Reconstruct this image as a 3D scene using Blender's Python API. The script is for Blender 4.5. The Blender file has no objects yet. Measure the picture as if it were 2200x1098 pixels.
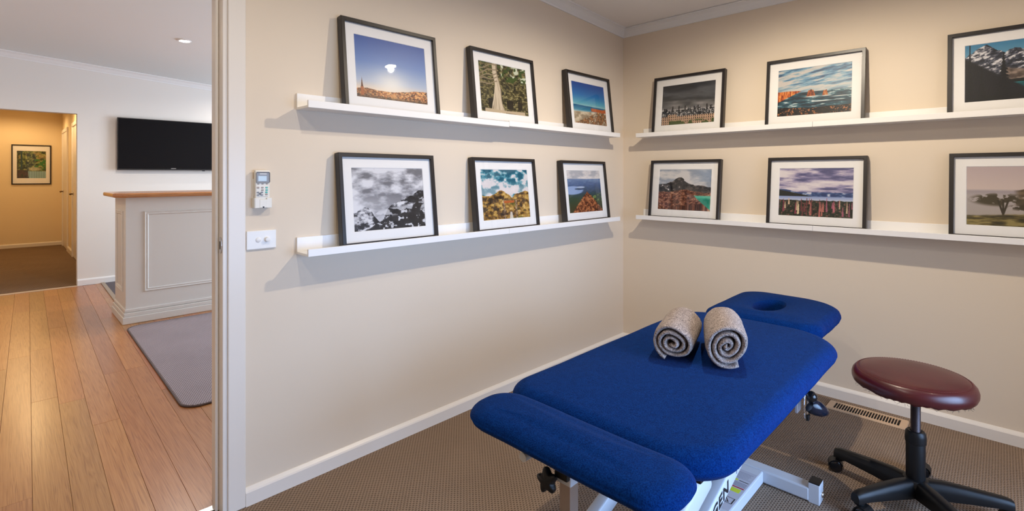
import bpy, bmesh, math, random
import numpy as np
from mathutils import Vector, Matrix
PI = math.pi
S = bpy.context.scene
COL = S.collection

# ------------------------------------------------------------------ camera
YAW = 0.7756613
cd = bpy.data.cameras.new('camera'); cam = bpy.data.objects.new('camera', cd); COL.objects.link(cam)
cd.sensor_fit = 'HORIZONTAL'; cd.sensor_width = 36.0; cd.lens = 1077.48 / 2200 * 36
cd.shift_y = -171.0 / 2200; cd.clip_start = 0.02
cam.location = (-3.3891, -2.11278, 1.284); cam.rotation_euler = (PI / 2, 0, YAW - PI / 2)
S.camera = cam

# ------------------------------------------------------------------ world and exposure
W = bpy.data.worlds.new('sky'); S.world = W; W.use_nodes = True
bg = W.node_tree.nodes['Background']; bg.inputs[0].default_value = (0.62, 0.76, 1.0, 1); bg.inputs[1].default_value = 1.0
S.view_settings.view_transform = 'Standard'; S.view_settings.look = 'None'
S.view_settings.gamma = 1.0; S.view_settings.use_curve_mapping = False
S.view_settings.exposure = 0.17
S.cycles.max_bounces = 10; S.cycles.diffuse_bounces = 6; S.cycles.glossy_bounces = 5
S.cycles.caustics_reflective = False; S.cycles.caustics_refractive = False
S.cycles.sample_clamp_indirect = 6.0

# ------------------------------------------------------------------ daylight through the windows
def window_light(name, loc, rot, sx, sy, power, col, spread=180):
    l = bpy.data.lights.new(name, 'AREA'); l.shape = 'RECTANGLE'; l.size = sx; l.size_y = sy
    l.energy = power; l.color = col; l.spread = math.radians(spread)
    o = bpy.data.objects.new(name, l); COL.objects.link(o); o.location = loc; o.rotation_euler = rot
    return o
COOL = (0.36, 0.58, 1.0)
window_light('window_daylight', (-1.75, -3.36, .85), (PI / 2 - .34, 0, 0), 1.9, 1.4, 28, (.38, .60, 1.0), 90)
window_light('window_daylight', (1.40, 2.7, 1.35), (PI / 2, 0, PI / 2), 2.6, 1.7, 148, (.70, .83, 1.0))

# ------------------------------------------------------------------ helpers
ORG = {}
def put(o, parent=None):
    COL.objects.link(o)
    if parent is not None: o.parent = parent
    return o
def tag(o, label=None, cat=None, group=None, kind=None):
    if label: o['label'] = label
    if cat: o['category'] = cat
    if group: o['group'] = group
    if kind: o['kind'] = kind
    return o
def thing(name, loc, label, cat, group=None, rot=(0, 0, 0), kind=None):
    o = bpy.data.objects.new(name, None); o.empty_display_size = .1; COL.objects.link(o)
    o.location = loc; o.rotation_euler = rot; ORG[o] = Vector(loc)
    return tag(o, label, cat, group, kind)
def mesh(name, bm, mat, parent=None, local=False, smooth=False, ang=40):
    if not local and parent is not None:
        bmesh.ops.translate(bm, verts=bm.verts, vec=-ORG[parent])
    bmesh.ops.recalc_face_normals(bm, faces=bm.faces)
    me = bpy.data.meshes.new(name); bm.to_mesh(me); bm.free()
    if mat is not None: me.materials.append(mat)
    if smooth: me.shade_smooth(); 
    if smooth and ang: me.set_sharp_from_angle(angle=math.radians(ang))
    o = bpy.data.objects.new(name, me); put(o, parent)
    ORG[o] = ORG[parent] if parent is not None else Vector((0, 0, 0))
    return o
def B(): return bmesh.new()
def box(bm, x0, x1, y0, y1, z0, z1, bev=0.0, M=None, seg=1):
    g = bmesh.ops.create_cube(bm, size=1.0); vs = g['verts']
    for v in vs:
        v.co = Vector(((x0 + x1) / 2 + v.co.x * (x1 - x0), (y0 + y1) / 2 + v.co.y * (y1 - y0), (z0 + z1) / 2 + v.co.z * (z1 - z0)))
    if bev > 0:
        es = list({e for v in vs for e in v.link_edges})
        r = bmesh.ops.bevel(bm, geom=es, offset=bev, segments=seg, affect='EDGES', profile=.5)
        vs = list({v for f in r['faces'] for v in f.verts} | {v for v in vs if v.is_valid})
    if M is not None: bmesh.ops.transform(bm, matrix=M, verts=vs)
    return vs
def cyl(bm, p0, p1, r0, r1=None, n=20, cap=True):
    r1 = r0 if r1 is None else r1
    p0, p1 = Vector(p0), Vector(p1); d = (p1 - p0)
    q = d.to_track_quat('Z', 'Y').to_matrix()
    A = [bm.verts.new(p0 + q @ Vector((r0 * math.cos(2 * PI * i / n), r0 * math.sin(2 * PI * i / n), 0))) for i in range(n)]
    C = [bm.verts.new(p1 + q @ Vector((r1 * math.cos(2 * PI * i / n), r1 * math.sin(2 * PI * i / n), 0))) for i in range(n)]
    for i in range(n): bm.faces.new((A[i], A[(i + 1) % n], C[(i + 1) % n], C[i]))
    if cap: bm.faces.new(A[::-1]); bm.faces.new(C)
    return A + C
def lathe(bm, prof, c=(0, 0, 0), n=32, M=None, jit=None):
    c = Vector(c); rings = []; new = []
    for (r, z) in prof:
        if r <= 1e-6: ring = [bm.verts.new(c + Vector((0, 0, z)))]
        else: ring = [bm.verts.new(c + Vector((r * math.cos(2 * PI * i / n), r * math.sin(2 * PI * i / n), z + (jit(i, r, z) if jit else 0)))) for i in range(n)]
        rings.append(ring); new += ring
    for a, b in zip(rings, rings[1:]):
        for i in range(n):
            j = (i + 1) % n
            if len(a) == 1 and len(b) == 1: continue
            if len(a) == 1: bm.faces.new((a[0], b[i], b[j]))
            elif len(b) == 1: bm.faces.new((a[i], a[j], b[0]))
            else: bm.faces.new((a[i], a[j], b[j], b[i]))
    if M is not None: bmesh.ops.transform(bm, matrix=M, verts=new)
    return new
def tube(bm, pts, r, n=10, closed=False, rz=None):
    pts = [Vector(p) for p in pts]; rings = []
    m = len(pts)
    for k, p in enumerate(pts):
        a = pts[(k - 1) % m] if (k > 0 or closed) else p
        b = pts[(k + 1) % m] if (k < m - 1 or closed) else p
        t = (b - a).normalized(); q = t.to_track_quat('Z', 'Y').to_matrix()
        rr = r if not hasattr(r, '__len__') else r[k]
        rings.append([bm.verts.new(p + q @ Vector((rr * math.cos(2 * PI * i / n), (rz or rr) * math.sin(2 * PI * i / n), 0))) for i in range(n)])
    for k in range(m if closed else m - 1):
        a, b = rings[k], rings[(k + 1) % m]
        for i in range(n): bm.faces.new((a[i], a[(i + 1) % n], b[(i + 1) % n], b[i]))
    if not closed: bm.faces.new(rings[0][::-1]); bm.faces.new(rings[-1])
def prism(bm, prof, axis, a0, a1, fn):
    """extrude a closed 2-D profile; fn(p, q, t) -> world point"""
    A = [bm.verts.new(fn(p, q, a0)) for p, q in prof]; C = [bm.verts.new(fn(p, q, a1)) for p, q in prof]
    n = len(prof)
    for i in range(n): bm.faces.new((A[i], A[(i + 1) % n], C[(i + 1) % n], C[i]))
    bm.faces.new(A[::-1]); bm.faces.new(C)
def text_part(name, body, size, M, mat, parent, depth=.0006, shear=0.0, space=1.0, fitw=None, bold=0.0):
    """flat lettering as a mesh; M places text plane (x right, y up, z out), in the parent's space"""
    cu = bpy.data.curves.new(name, 'FONT'); cu.body = body; cu.size = size; cu.extrude = depth
    cu.shear = shear; cu.offset = bold; cu.space_character = space; cu.align_x = 'LEFT'
    t = bpy.data.objects.new('tmp', cu); COL.objects.link(t)
    dg = bpy.context.evaluated_depsgraph_get()
    me = bpy.data.meshes.new_from_object(t.evaluated_get(dg))
    if fitw: k = fitw / max(v.co.x for v in me.vertices); me.transform(Matrix.Diagonal((k, 1, 1, 1)))
    me.transform(M)
    bpy.data.objects.remove(t); bpy.data.curves.remove(cu)
    me.materials.clear(); me.materials.append(mat); me.name = name
    o = bpy.data.objects.new(name, me); put(o, parent); return o

# ------------------------------------------------------------------ materials
def lin(c):
    return tuple(((v / 255 / 12.92) if v / 255 <= .04045 else ((v / 255 + .055) / 1.055) ** 2.4) for v in c)
def mat(name, col, rough=.5, metal=0, spec=.5, bump=None, vary=None, sheen=0, coat=0, emit=None, estr=0, trans=0, alpha=1):
    m = bpy.data.materials.new(name); m.use_nodes = True; nt = m.node_tree; N = nt.nodes; L = nt.links
    p = N['Principled BSDF']
    p.inputs['Base Color'].default_value = (*col, 1); p.inputs['Roughness'].default_value = rough
    p.inputs['Metallic'].default_value = metal; p.inputs['Specular IOR Level'].default_value = spec
    if sheen: p.inputs['Sheen Weight'].default_value = sheen; p.inputs['Sheen Roughness'].default_value = .4
    if coat: p.inputs['Coat Weight'].default_value = coat; p.inputs['Coat Roughness'].default_value = .12
    if emit: p.inputs['Emission Color'].default_value = (*emit, 1); p.inputs['Emission Strength'].default_value = estr
    tc = N.new('ShaderNodeTexCoord')
    if vary:  # (scale, amount)
        nz = N.new('ShaderNodeTexNoise'); nz.inputs['Scale'].default_value = vary[0]; nz.inputs['Detail'].default_value = 5
        L.new(tc.outputs['Object'], nz.inputs['Vector'])
        mr = N.new('ShaderNodeMapRange'); mr.inputs['From Min'].default_value = .3; mr.inputs['From Max'].default_value = .7
        mr.inputs['To Min'].default_value = 1 - vary[1]; mr.inputs['To Max'].default_value = 1 + vary[1]
        L.new(nz.outputs['Fac'], mr.inputs['Value'])
        mx = N.new('ShaderNodeVectorMath'); mx.operation = 'SCALE'; mx.inputs[0].default_value = col
        L.new(mr.outputs[0], mx.inputs['Scale']); L.new(mx.outputs[0], p.inputs['Base Color'])
    if bump:  # (scale, strength, distance)
        nb = N.new('ShaderNodeTexNoise'); nb.inputs['Scale'].default_value = bump[0]; nb.inputs['Detail'].default_value = 4
        L.new(tc.outputs['Object'], nb.inputs['Vector'])
        b = N.new('ShaderNodeBump'); b.inputs['Strength'].default_value = bump[1]; b.inputs['Distance'].default_value = bump[2]
        L.new(nb.outputs['Fac'], b.inputs['Height']); L.new(b.outputs[0], p.inputs['Normal'])
    return m
WALL = mat('wall_paint', (.745, .645, .525), .75, bump=(220, .12, .0006), spec=.3)
WALLF = mat('wall_paint_lounge', (.78, .75, .71), .75, bump=(220, .1, .0006), spec=.3)
WALLH = mat('wall_paint_hall', (.80, .66, .44), .75, spec=.3)
CEIL = mat('ceiling_paint', (.88, .86, .85), .85, spec=.2)
TRIM = mat('trim_gloss', (.80, .75, .69), .3, spec=.4)
TRIMW = mat('cornice_white', (.82, .82, .82), .6, spec=.3)
LEDGE = mat('ledge_white_lacquer', (.88, .87, .86), .35)
BLACKW = mat('frame_black', (.017, .013, .012), .38, bump=(60, .15, .0005))
MATB = mat('mat_board', (.87, .86, .85), .85, bump=(500, .1, .0003))
BACK = mat('backing_board', (.35, .27, .18), .8)
TVB = mat('tv_bezel', (.008, .008, .009), .25)
PLW = mat('white_plastic', (.84, .83, .81), .35)
CREAMP = mat('cream_plastic', (.80, .77, .70), .4)
GREYP = mat('grey_plastic', (.28, .29, .32), .4)
LCD = mat('lcd', (.50, .60, .66), .2)
TEAL = mat('teal_button', (.12, .52, .47), .4)
TAUPE = mat('taupe_button', (.42, .36, .33), .5)
STEEL = mat('brushed_steel', (.62, .61, .60), .28, 1)
KNOB = mat('aged_brass', (.16, .10, .05), .4, .8)
CHROME = mat('chrome', (.78, .78, .78), .08, 1)
BLKP = mat('black_plastic', (.006, .006, .0065), .42, spec=.32, bump=(300, .1, .0004))
BLKG = mat('black_gloss', (.008, .008, .01), .12)
WHM = mat('white_powder_coat', (.60, .63, .68), .38)
VENTM = mat('vent_beige_enamel', (.62, .42, .26), .4)
DARK = mat('dark_void', (.006, .005, .004), .9)  # near-black for the slab under the boards and shade painted into holes
INK = mat('ink_black', (.012, .012, .015), .5)
LIME = mat('lime_label', (.62, .72, .05), .5)
REDI = mat('red_ink', (.45, .03, .05), .5)
GREYI = mat('grey_ink', (.18, .19, .25), .5)
VINYL = mat('burgundy_vinyl', (.068, .006, .008), .34, bump=(260, .12, .0006), vary=(9, .15), coat=.15)
THREAD = mat('thread', (.16, .02, .02), .6)
ROD = mat('threaded_rod', (.09, .07, .07), .45, .9)
COUNTER = mat('counter_paint', (.70, .69, .66), .45, spec=.4)

def glass_mat():
    m = bpy.data.materials.new('picture_glass'); m.use_nodes = True; nt = m.node_tree; N = nt.nodes; L = nt.links
    N.clear(); o = N.new('ShaderNodeOutputMaterial'); t = N.new('ShaderNodeBsdfTransparent'); g = N.new('ShaderNodeBsdfGlossy')
    g.inputs['Roughness'].default_value = .015; ge = N.new('ShaderNodeNewGeometry'); dp = N.new('ShaderNodeVectorMath'); dp.operation = 'DOT_PRODUCT'
    L.new(ge.outputs['Normal'], dp.inputs[0]); L.new(ge.outputs['Incoming'], dp.inputs[1])
    def MM(op, a, b=None):
        n = N.new('ShaderNodeMath'); n.operation = op
        for i, v in enumerate((a, b)):
            if v is None: continue
            if isinstance(v, (int, float)): n.inputs[i].default_value = v
            else: L.new(v, n.inputs[i])
        return n.outputs[0]
    fr = MM('ADD', MM('MULTIPLY', MM('POWER', MM('SUBTRACT', 1.0, MM('ABSOLUTE', dp.outputs['Value'])), 5.0), .96), .045)
    mx = N.new('ShaderNodeMixShader'); L.new(fr, mx.inputs[0]); L.new(t.outputs[0], mx.inputs[1]); L.new(g.outputs[0], mx.inputs[2])
    L.new(mx.outputs[0], o.inputs[0]); return m
GLASS = glass_mat()
SCREEN = mat('tv_screen', (.006, .006, .008), .05, spec=.12)

def terry(name, col, col2, scale, dist, sheen):
    m = bpy.data.materials.new(name); m.use_nodes = True; nt = m.node_tree; N = nt.nodes; L = nt.links
    p = N['Principled BSDF']; p.inputs['Roughness'].default_value = .95; p.inputs['Specular IOR Level'].default_value = .03
    p.inputs['Sheen Weight'].default_value = sheen; p.inputs['Sheen Roughness'].default_value = .45
    tc = N.new('ShaderNodeTexCoord')
    a = N.new('ShaderNodeTexNoise'); a.inputs['Scale'].default_value = scale; a.inputs['Detail'].default_value = 3
    b = N.new('ShaderNodeTexNoise'); b.inputs['Scale'].default_value = 60; b.inputs['Detail'].default_value = 6
    L.new(tc.outputs['Object'], a.inputs['Vector']); L.new(tc.outputs['Object'], b.inputs['Vector'])
    ad = N.new('ShaderNodeMath'); ad.operation = 'MULTIPLY_ADD'; ad.inputs[1].default_value = .75
    hb = N.new('ShaderNodeMath'); hb.operation = 'MULTIPLY'; hb.inputs[1].default_value = .25; L.new(b.outputs['Fac'], hb.inputs[0])
    L.new(a.outputs['Fac'], ad.inputs[0]); L.new(hb.outputs[0], ad.inputs[2])
    r = N.new('ShaderNodeValToRGB'); r.color_ramp.elements[0].position = .38; r.color_ramp.elements[1].position = .62
    r.color_ramp.elements[0].color = (*col, 1); r.color_ramp.elements[1].color = (*col2, 1)
    L.new(ad.outputs[0], r.inputs[0]); L.new(r.outputs[0], p.inputs['Base Color'])
    bp = N.new('ShaderNodeBump'); bp.inputs['Strength'].default_value = .7; bp.inputs['Distance'].default_value = dist
    L.new(a.outputs['Fac'], bp.inputs['Height']); L.new(bp.outputs[0], p.inputs['Normal'])
    return m
BLUE = terry('blue_terry_cover', (.0009, .015, .094), (.0024, .033, .175), 300, .0016, .03)
TOWEL = terry('taupe_towel', (.15, .12, .11), (.52, .435, .395), 270, .005, .1)

def carpet(name, base, dark, px, py, hole, strength=.9):
    """loop carpet: staggered rows of small dark dimples between ribs"""
    m = bpy.data.materials.new(name); m.use_nodes = True; nt = m.node_tree; N = nt.nodes; L = nt.links
    p = N['Principled BSDF']; p.inputs['Roughness'].default_value = .95; p.inputs['Specular IOR Level'].default_value = .1
    tc = N.new('ShaderNodeTexCoord'); sp = N.new('ShaderNodeSeparateXYZ'); L.new(tc.outputs['Object'], sp.inputs[0])
    def M(op, a, b=None):
        n = N.new('ShaderNodeMath'); n.operation = op
        for i, v in enumerate((a, b)):
            if v is None: continue
            if isinstance(v, (int, float)): n.inputs[i].default_value = v
            else: L.new(v, n.inputs[i])
        return n.outputs[0]
    X = M('DIVIDE', sp.outputs[0], px); Y = M('DIVIDE', sp.outputs[1], py)
    row = M('FLOOR', Y); odd = M('MULTIPLY', M('MODULO', M('ABSOLUTE', row), 2.0), .5)
    fx = M('SUBTRACT', M('FRACT', M('ADD', X, odd)), .5); fy = M('SUBTRACT', M('FRACT', Y), .5)
    d = M('SQRT', M('ADD', M('POWER', M('ABSOLUTE', fx), 2.0), M('MULTIPLY', M('POWER', M('ABSOLUTE', fy), 2.0), .8)))
    mr = N.new('ShaderNodeMapRange'); mr.interpolation_type = 'SMOOTHSTEP'
    mr.inputs['From Min'].default_value = hole * .5; mr.inputs['From Max'].default_value = hole * 1.25
    L.new(d, mr.inputs['Value'])
    nz = N.new('ShaderNodeTexNoise'); nz.inputs['Scale'].default_value = 260; nz.inputs['Detail'].default_value = 3
    L.new(tc.outputs['Object'], nz.inputs['Vector'])
    nl = N.new('ShaderNodeTexNoise'); nl.inputs['Scale'].default_value = 3; nl.inputs['Detail'].default_value = 2
    L.new(tc.outputs['Object'], nl.inputs['Vector'])
    mx = N.new('ShaderNodeMix'); mx.data_type = 'RGBA'; mx.inputs[6].default_value = (*dark, 1); mx.inputs[7].default_value = (*base, 1)
    L.new(mr.outputs[0], mx.inputs[0])
    k = M('ADD', M('MULTIPLY', nz.outputs['Fac'], .5), M('ADD', M('MULTIPLY', nl.outputs['Fac'], .25), .63))
    sc = N.new('ShaderNodeVectorMath'); sc.operation = 'SCALE'; L.new(mx.outputs[2], sc.inputs[0]); L.new(k, sc.inputs['Scale'])
    L.new(sc.outputs[0], p.inputs['Base Color'])
    h = M('ADD', mr.outputs[0], M('MULTIPLY', nz.outputs['Fac'], .5))
    bp = N.new('ShaderNodeBump'); bp.inputs['Strength'].default_value = strength; bp.inputs['Distance'].default_value = .0025
    L.new(h, bp.inputs['Height']); L.new(bp.outputs[0], p.inputs['Normal'])
    return m
CARPET = carpet('brown_loop_carpet', (.290, .208, .148), (.135, .092, .063), .016, .0095, .30)
CARPETH = carpet('hall_loop_carpet', (.26, .18, .12), (.07, .045, .03), .03, .03, .34)
MATC = carpet('grey_waffle_mat', (.36, .31, .33), (.13, .11, .12), .0135, .0135, .34)
CARPETG = carpet('grey_tile_carpet', (.16, .15, .17), (.09, .08, .09), .03, .03, .3)

def wood(name, c1, c2, c3, scale=1.0, rough=.3, axis='Y', coat=.25):
    m = bpy.data.materials.new(name); m.use_nodes = True; nt = m.node_tree; N = nt.nodes; L = nt.links
    p = N['Principled BSDF']; p.inputs['Roughness'].default_value = rough
    p.inputs['Coat Weight'].default_value = coat; p.inputs['Coat Roughness'].default_value = .22
    tc = N.new('ShaderNodeTexCoord'); oi = N.new('ShaderNodeObjectInfo')
    of = N.new('ShaderNodeVectorMath'); of.operation = 'MULTIPLY_ADD'
    cx = N.new('ShaderNodeCombineXYZ')
    for i in range(3): L.new(oi.outputs['Random'], cx.inputs[i])
    of.inputs[1].default_value = (37, 91, 13); L.new(cx.outputs[0], of.inputs[0]); L.new(tc.outputs['Object'], of.inputs[2])
    mp = N.new('ShaderNodeMapping'); L.new(of.outputs[0], mp.inputs['Vector'])
    s = (17, .42, 17) if axis == 'Y' else (.42, 17, 17)
    mp.inputs['Scale'].default_value = tuple(v * scale for v in s)
    n1 = N.new('ShaderNodeTexNoise'); n1.inputs['Scale'].default_value = 1.6; n1.inputs['Detail'].default_value = 2; n1.inputs['Distortion'].default_value = 1.4
    L.new(mp.outputs[0], n1.inputs['Vector'])
    ml = N.new('ShaderNodeMath'); ml.operation = 'MULTIPLY'; ml.inputs[1].default_value = 9.0; L.new(n1.outputs['Fac'], ml.inputs[0])
    fr = N.new('ShaderNodeMath'); fr.operation = 'PINGPONG'; fr.inputs[1].default_value = .5; L.new(ml.outputs[0], fr.inputs[0])
    n2 = N.new('ShaderNodeTexNoise'); n2.inputs['Scale'].default_value = 14; n2.inputs['Detail'].default_value = 5; L.new(mp.outputs[0], n2.inputs['Vector'])
    ad = N.new('ShaderNodeMath'); ad.operation = 'MULTIPLY_ADD'; ad.inputs[1].default_value = .55; L.new(fr.outputs[0], ad.inputs[0])
    m2 = N.new('ShaderNodeMath'); m2.operation = 'MULTIPLY'; m2.inputs[1].default_value = .85; L.new(n2.outputs['Fac'], m2.inputs[0]); L.new(m2.outputs[0], ad.inputs[2])
    r = N.new('ShaderNodeValToRGB'); e = r.color_ramp.elements
    e[0].position = .30; e[0].color = (*c1, 1); e[1].position = .75; e[1].color = (*c3, 1)
    x = e.new(.48); x.color = (*c2, 1)
    L.new(ad.outputs[0], r.inputs[0])
    hs = N.new('ShaderNodeHueSaturation'); L.new(r.outputs[0], hs.inputs['Color'])
    w2 = N.new('ShaderNodeTexWhiteNoise'); w2.noise_dimensions = '1D'; L.new(oi.outputs['Random'], w2.inputs['W'])
    hv = N.new('ShaderNodeMapRange'); hv.inputs['To Min'].default_value = .488; hv.inputs['To Max'].default_value = .508; L.new(w2.outputs['Value'], hv.inputs['Value'])
    L.new(hv.outputs[0], hs.inputs['Hue'])
    v = N.new('ShaderNodeMapRange'); v.inputs['To Min'].default_value = .82; v.inputs['To Max'].default_value = 1.12; L.new(oi.outputs['Random'], v.inputs['Value'])
    L.new(v.outputs[0], hs.inputs['Value'])
    L.new(hs.outputs[0], p.inputs['Base Color'])
    bp = N.new('ShaderNodeBump'); bp.inputs['Strength'].default_value = .15; bp.inputs['Distance'].default_value = .001
    L.new(n2.outputs['Fac'], bp.inputs['Height']); L.new(bp.outputs[0], p.inputs['Normal'])
    return m
FLOORW = wood('oak_boards', (.27, .095, .024), (.375, .152, .043), (.45, .202, .066), 1.0, .30)
TOPW = wood('counter_top_timber', (.22, .07, .02), (.40, .15, .045), (.52, .23, .08), 1.6, .22, 'X', .5)

# ------------------------------------------------------------------ room shell
def st(name, bm, m, label, cat, parent=None):
    o = mesh(name, bm, m, parent)
    return tag(o, label, cat, kind='structure')
CZ = 2.413
def ceil_z(x): return CZ - .050 * x            # the ceiling rakes up slightly towards the doorway
# treatment room floor
bm = B(); box(bm, -4.7, .12, -3.5, .045, -.06, 0)
st('floor', bm, CARPET, 'brown loop-pile carpet floor of the treatment room', 'floor')
# wall with doorway (faces the camera's left): wall_left
DX0, DX1, DH = -3.64, -2.787, 2.07
bm = B(); box(bm, DX1, 0, 0, .12, 0, 2.75); box(bm, -4.7, DX0, 0, .12, 0, 2.75); box(bm, DX0, DX1, 0, .12, DH, 2.75)
st('wall_left', bm, WALL, 'cream painted wall beside the doorway carrying two rows of picture ledges', 'wall')
bm = B(); box(bm, 0, .12, -3.5, .12, 0, 2.75)
st('wall_right', bm, WALL, 'cream painted wall behind the treatment couch and stool', 'wall')
bm = B(); y0, y1 = -3.5, -3.4
box(bm, -4.7, -2.75, y0, y1, 0, 2.75); box(bm, -.75, .0, y0, y1, 0, 2.75); box(bm, -2.75, -.75, y0, y1, 0, .10); box(bm, -2.75, -.75, y0, y1, 1.75, 2.75)
st('wall_rear', bm, WALL, 'cream wall with the window, behind the camera', 'wall')
bm = B(); box(bm, -4.82, -4.7, -3.5, .12, 0, 2.75)
st('wall_near', bm, WALL, 'cream wall on the doorway side, behind the camera', 'wall')
def slab(bm, x0, x1, y0, y1, f, t):
    v = [bm.verts.new((x, y, f(x) + dz)) for dz in (0, t) for x, y in ((x0, y0), (x1, y0), (x1, y1), (x0, y1))]
    for q in ((0, 3, 2, 1), (4, 5, 6, 7), (0, 1, 5, 4), (1, 2, 6, 5), (2, 3, 7, 6), (3, 0, 4, 7)): bm.faces.new([v[i] for i in q])
bm = B(); slab(bm, -4.7, 0, -3.4, 0, ceil_z, .08)
st('ceiling', bm, CEIL, 'plain off-white plasterboard ceiling of the treatment room', 'ceiling')
# cornices (cove with two small steps)
def cornice(name, fn, a0, a1, zf, label, m=TRIMW):
    prof = [(0, 0), (0, -.060), (.007, -.060), (.0075, -.050), (.016, -.040), (.030, -.021), (.046, -.0095), (.054, -.0085), (.0545, 0)]
    bm = B(); prism(bm, prof, None, a0, a1, fn)
    o = mesh(name, bm, m); return tag(o, label, 'cornice', kind='structure')
cornice('trim_1', lambda p, q, t: Vector((t, -p, ceil_z(t) + q)), -4.7, -.0, None, 'white coved cornice above the ledge wall beside the doorway')
cornice('trim_2', lambda p, q, t: Vector((-p, t, ceil_z(0) + q)), -3.4, -.0, None, 'white coved cornice above the wall behind the couch')
# baseboards, with a splayed bright top edge
def base(name, fn, a0, a1, label, h=.068, t=.018, m=TRIM):
    prof = [(0, 0), (t, 0), (t, h - .016), (t - .004, h - .010), (.003, h), (0, h)]
    bm = B(); prism(bm, prof, None, a0, a1, fn)
    return tag(mesh(name, bm, m), label, 'baseboard', kind='structure')
base('baseboard_left', lambda p, q, t: Vector((t, -p, q)), -2.724, -.0, 'cream skirting board along the wall beside the doorway')
base('baseboard_right', lambda p, q, t: Vector((-p, t, q)), -3.4, -.0, 'cream skirting board behind the stool and floor vent')
# door lining, stop and architraves
d1 = thing('door_1', (-2.787, 0, 0), 'cream painted door lining and architrave at the left of the ledges', 'doorway', kind='structure')
bm = B(); box(bm, -2.787, -2.724, -.018, 0, 0, DH + .06, .003); mesh('architrave', bm, TRIM, d1)
bm = B(); box(bm, -2.787, -2.724, .12, .138, 0, DH + .06, .003); mesh('architrave', bm, TRIM, d1)
bm = B(); box(bm, DX0 - .06, -2.787, -.018, 0, DH, DH + .06, .003); mesh('architrave', bm, TRIM, d1)
bm = B(); box(bm, DX0 - .063, DX0, -.018, 0, 0, DH, .003); mesh('architrave', bm, TRIM, d1)
bm = B(); box(bm, -2.803, -2.787, -.010, .13, 0, DH, .0015); mesh('door_lining', bm, TRIM, d1)
bm = B(); box(bm, DX0, DX0 + .016, -.010, .13, 0, DH, .0015); mesh('door_lining', bm, TRIM, d1)
bm = B(); box(bm, DX0 + .016, -2.803, -.010, .13, DH - .016, DH, .0015); mesh('door_lining', bm, TRIM, d1)
bm = B(); box(bm, -2.815, -2.803, .036, .078, 0, DH - .016, .003); mesh('door_stop', bm, TRIM, d1)
bm = B()
pr = [(-.006, -.03), (-.006, .03), (.012, .03), (.021, .022), (.0245, 0), (.021, -.022), (.012, -.03)]
prism(bm, [(p + .006, q) for p, q in pr], None, 0, .0018, lambda p, q, t: Vector((-2.803 - t, -.008 + .034 - p, 1.02 + q)))
sp = mesh('strike_plate', bm, STEEL, d1); tag(sp, 'brushed steel latch plate')
bm = B(); box(bm, -2.8053, -2.8045, .012, .020, 1.005, 1.035); o = mesh('latch_hole', bm, DARK, sp)

# ------------------------------------------------------------------ lounge beyond the doorway
YC = 5.61
bm = B(); box(bm, -5.2, 1.5, .045, YC, -.08, -.022); fl = st('floor', bm, DARK, 'honey-coloured timber board floor of the lounge beyond the doorway', 'floor')
rnd = random.Random(4)
ph = .113; sl = .027
tops = []
for k in range(-8, 18):
    x0 = -2.925 + k * ph
    y = .085 - rnd.random() * 1.4
    first = True
    while y < YC:
        L_ = rnd.uniform(1.1, 2.4)
        a, b = max(y, .085), min(y + L_, YC - .002)
        y += L_
        if b - a < .05: continue
        if x0 > -1.2: continue
        bm = B(); g = .0004
        dz = rnd.uniform(-.0004, .0004)
        xs = lambda yy: x0 + sl * (yy - 2.0)
        vs = [(xs(a) + g, a + g), (xs(a) + ph - g, a + g), (xs(b) + ph - g, b - g), (xs(b) + g, b - g)]
        v = [bm.verts.new((p[0], p[1], z + dz)) for z in (-.020, -.0008) for p in vs]
        cxm = sum(p[0] for p in vs) / 4; cym = sum(p[1] for p in vs) / 4
        t = [bm.verts.new((p[0] + (.0007 if p[0] < cxm else -.0007), p[1] + (.0007 if p[1] < cym else -.0007), dz)) for p in vs]
        bm.faces.new(t); bm.faces.new([v[i] for i in (3, 2, 1, 0)])
        for i in range(4):
            j = (i + 1) % 4; bm.faces.new((v[i], v[j], v[4 + j], v[4 + i])); bm.faces.new((v[4 + i], v[4 + j], t[j], t[i]))
        mesh('floorboard', bm, FLOORW, fl)
bm = B(); box(bm, -5.2, -3.86, .085, YC, -.02, 0); box(bm, -1.2, 1.5, .085, YC, -.02, 0)
mesh('floor_margin', bm, FLOORW, fl)
bm = B(); box(bm, DX0, -2.787, .052, .085, -.02, .004, .002); mesh('threshold_strip', bm, STEEL, fl)
bm = B(); box(bm, -4.1, -2.763, YC - .03, YC + .012, -.02, .005, .002)
o = mesh('threshold_strip', bm, mat('threshold_light', (.75, .66, .55), .3, .6), fl)
# carpet tiles behind the counter with an edge strip
bm = B(); box(bm, -2.545, 1.45, 4.05, YC - .02, 0.0006, .004); mesh('carpet_tiles', bm, CARPETG, fl)
bm = B(); v = [(-2.585, 3.9), (-2.545, 3.9), (-2.515, YC - .002), (-2.55, YC - .002)]
prism(bm, v, None, .0006, .010, lambda p, q, t: Vector((p, q, t))); mesh('edge_strip', bm, mat('edge_strip_timber', (.36, .29, .22), .45), fl)
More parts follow.
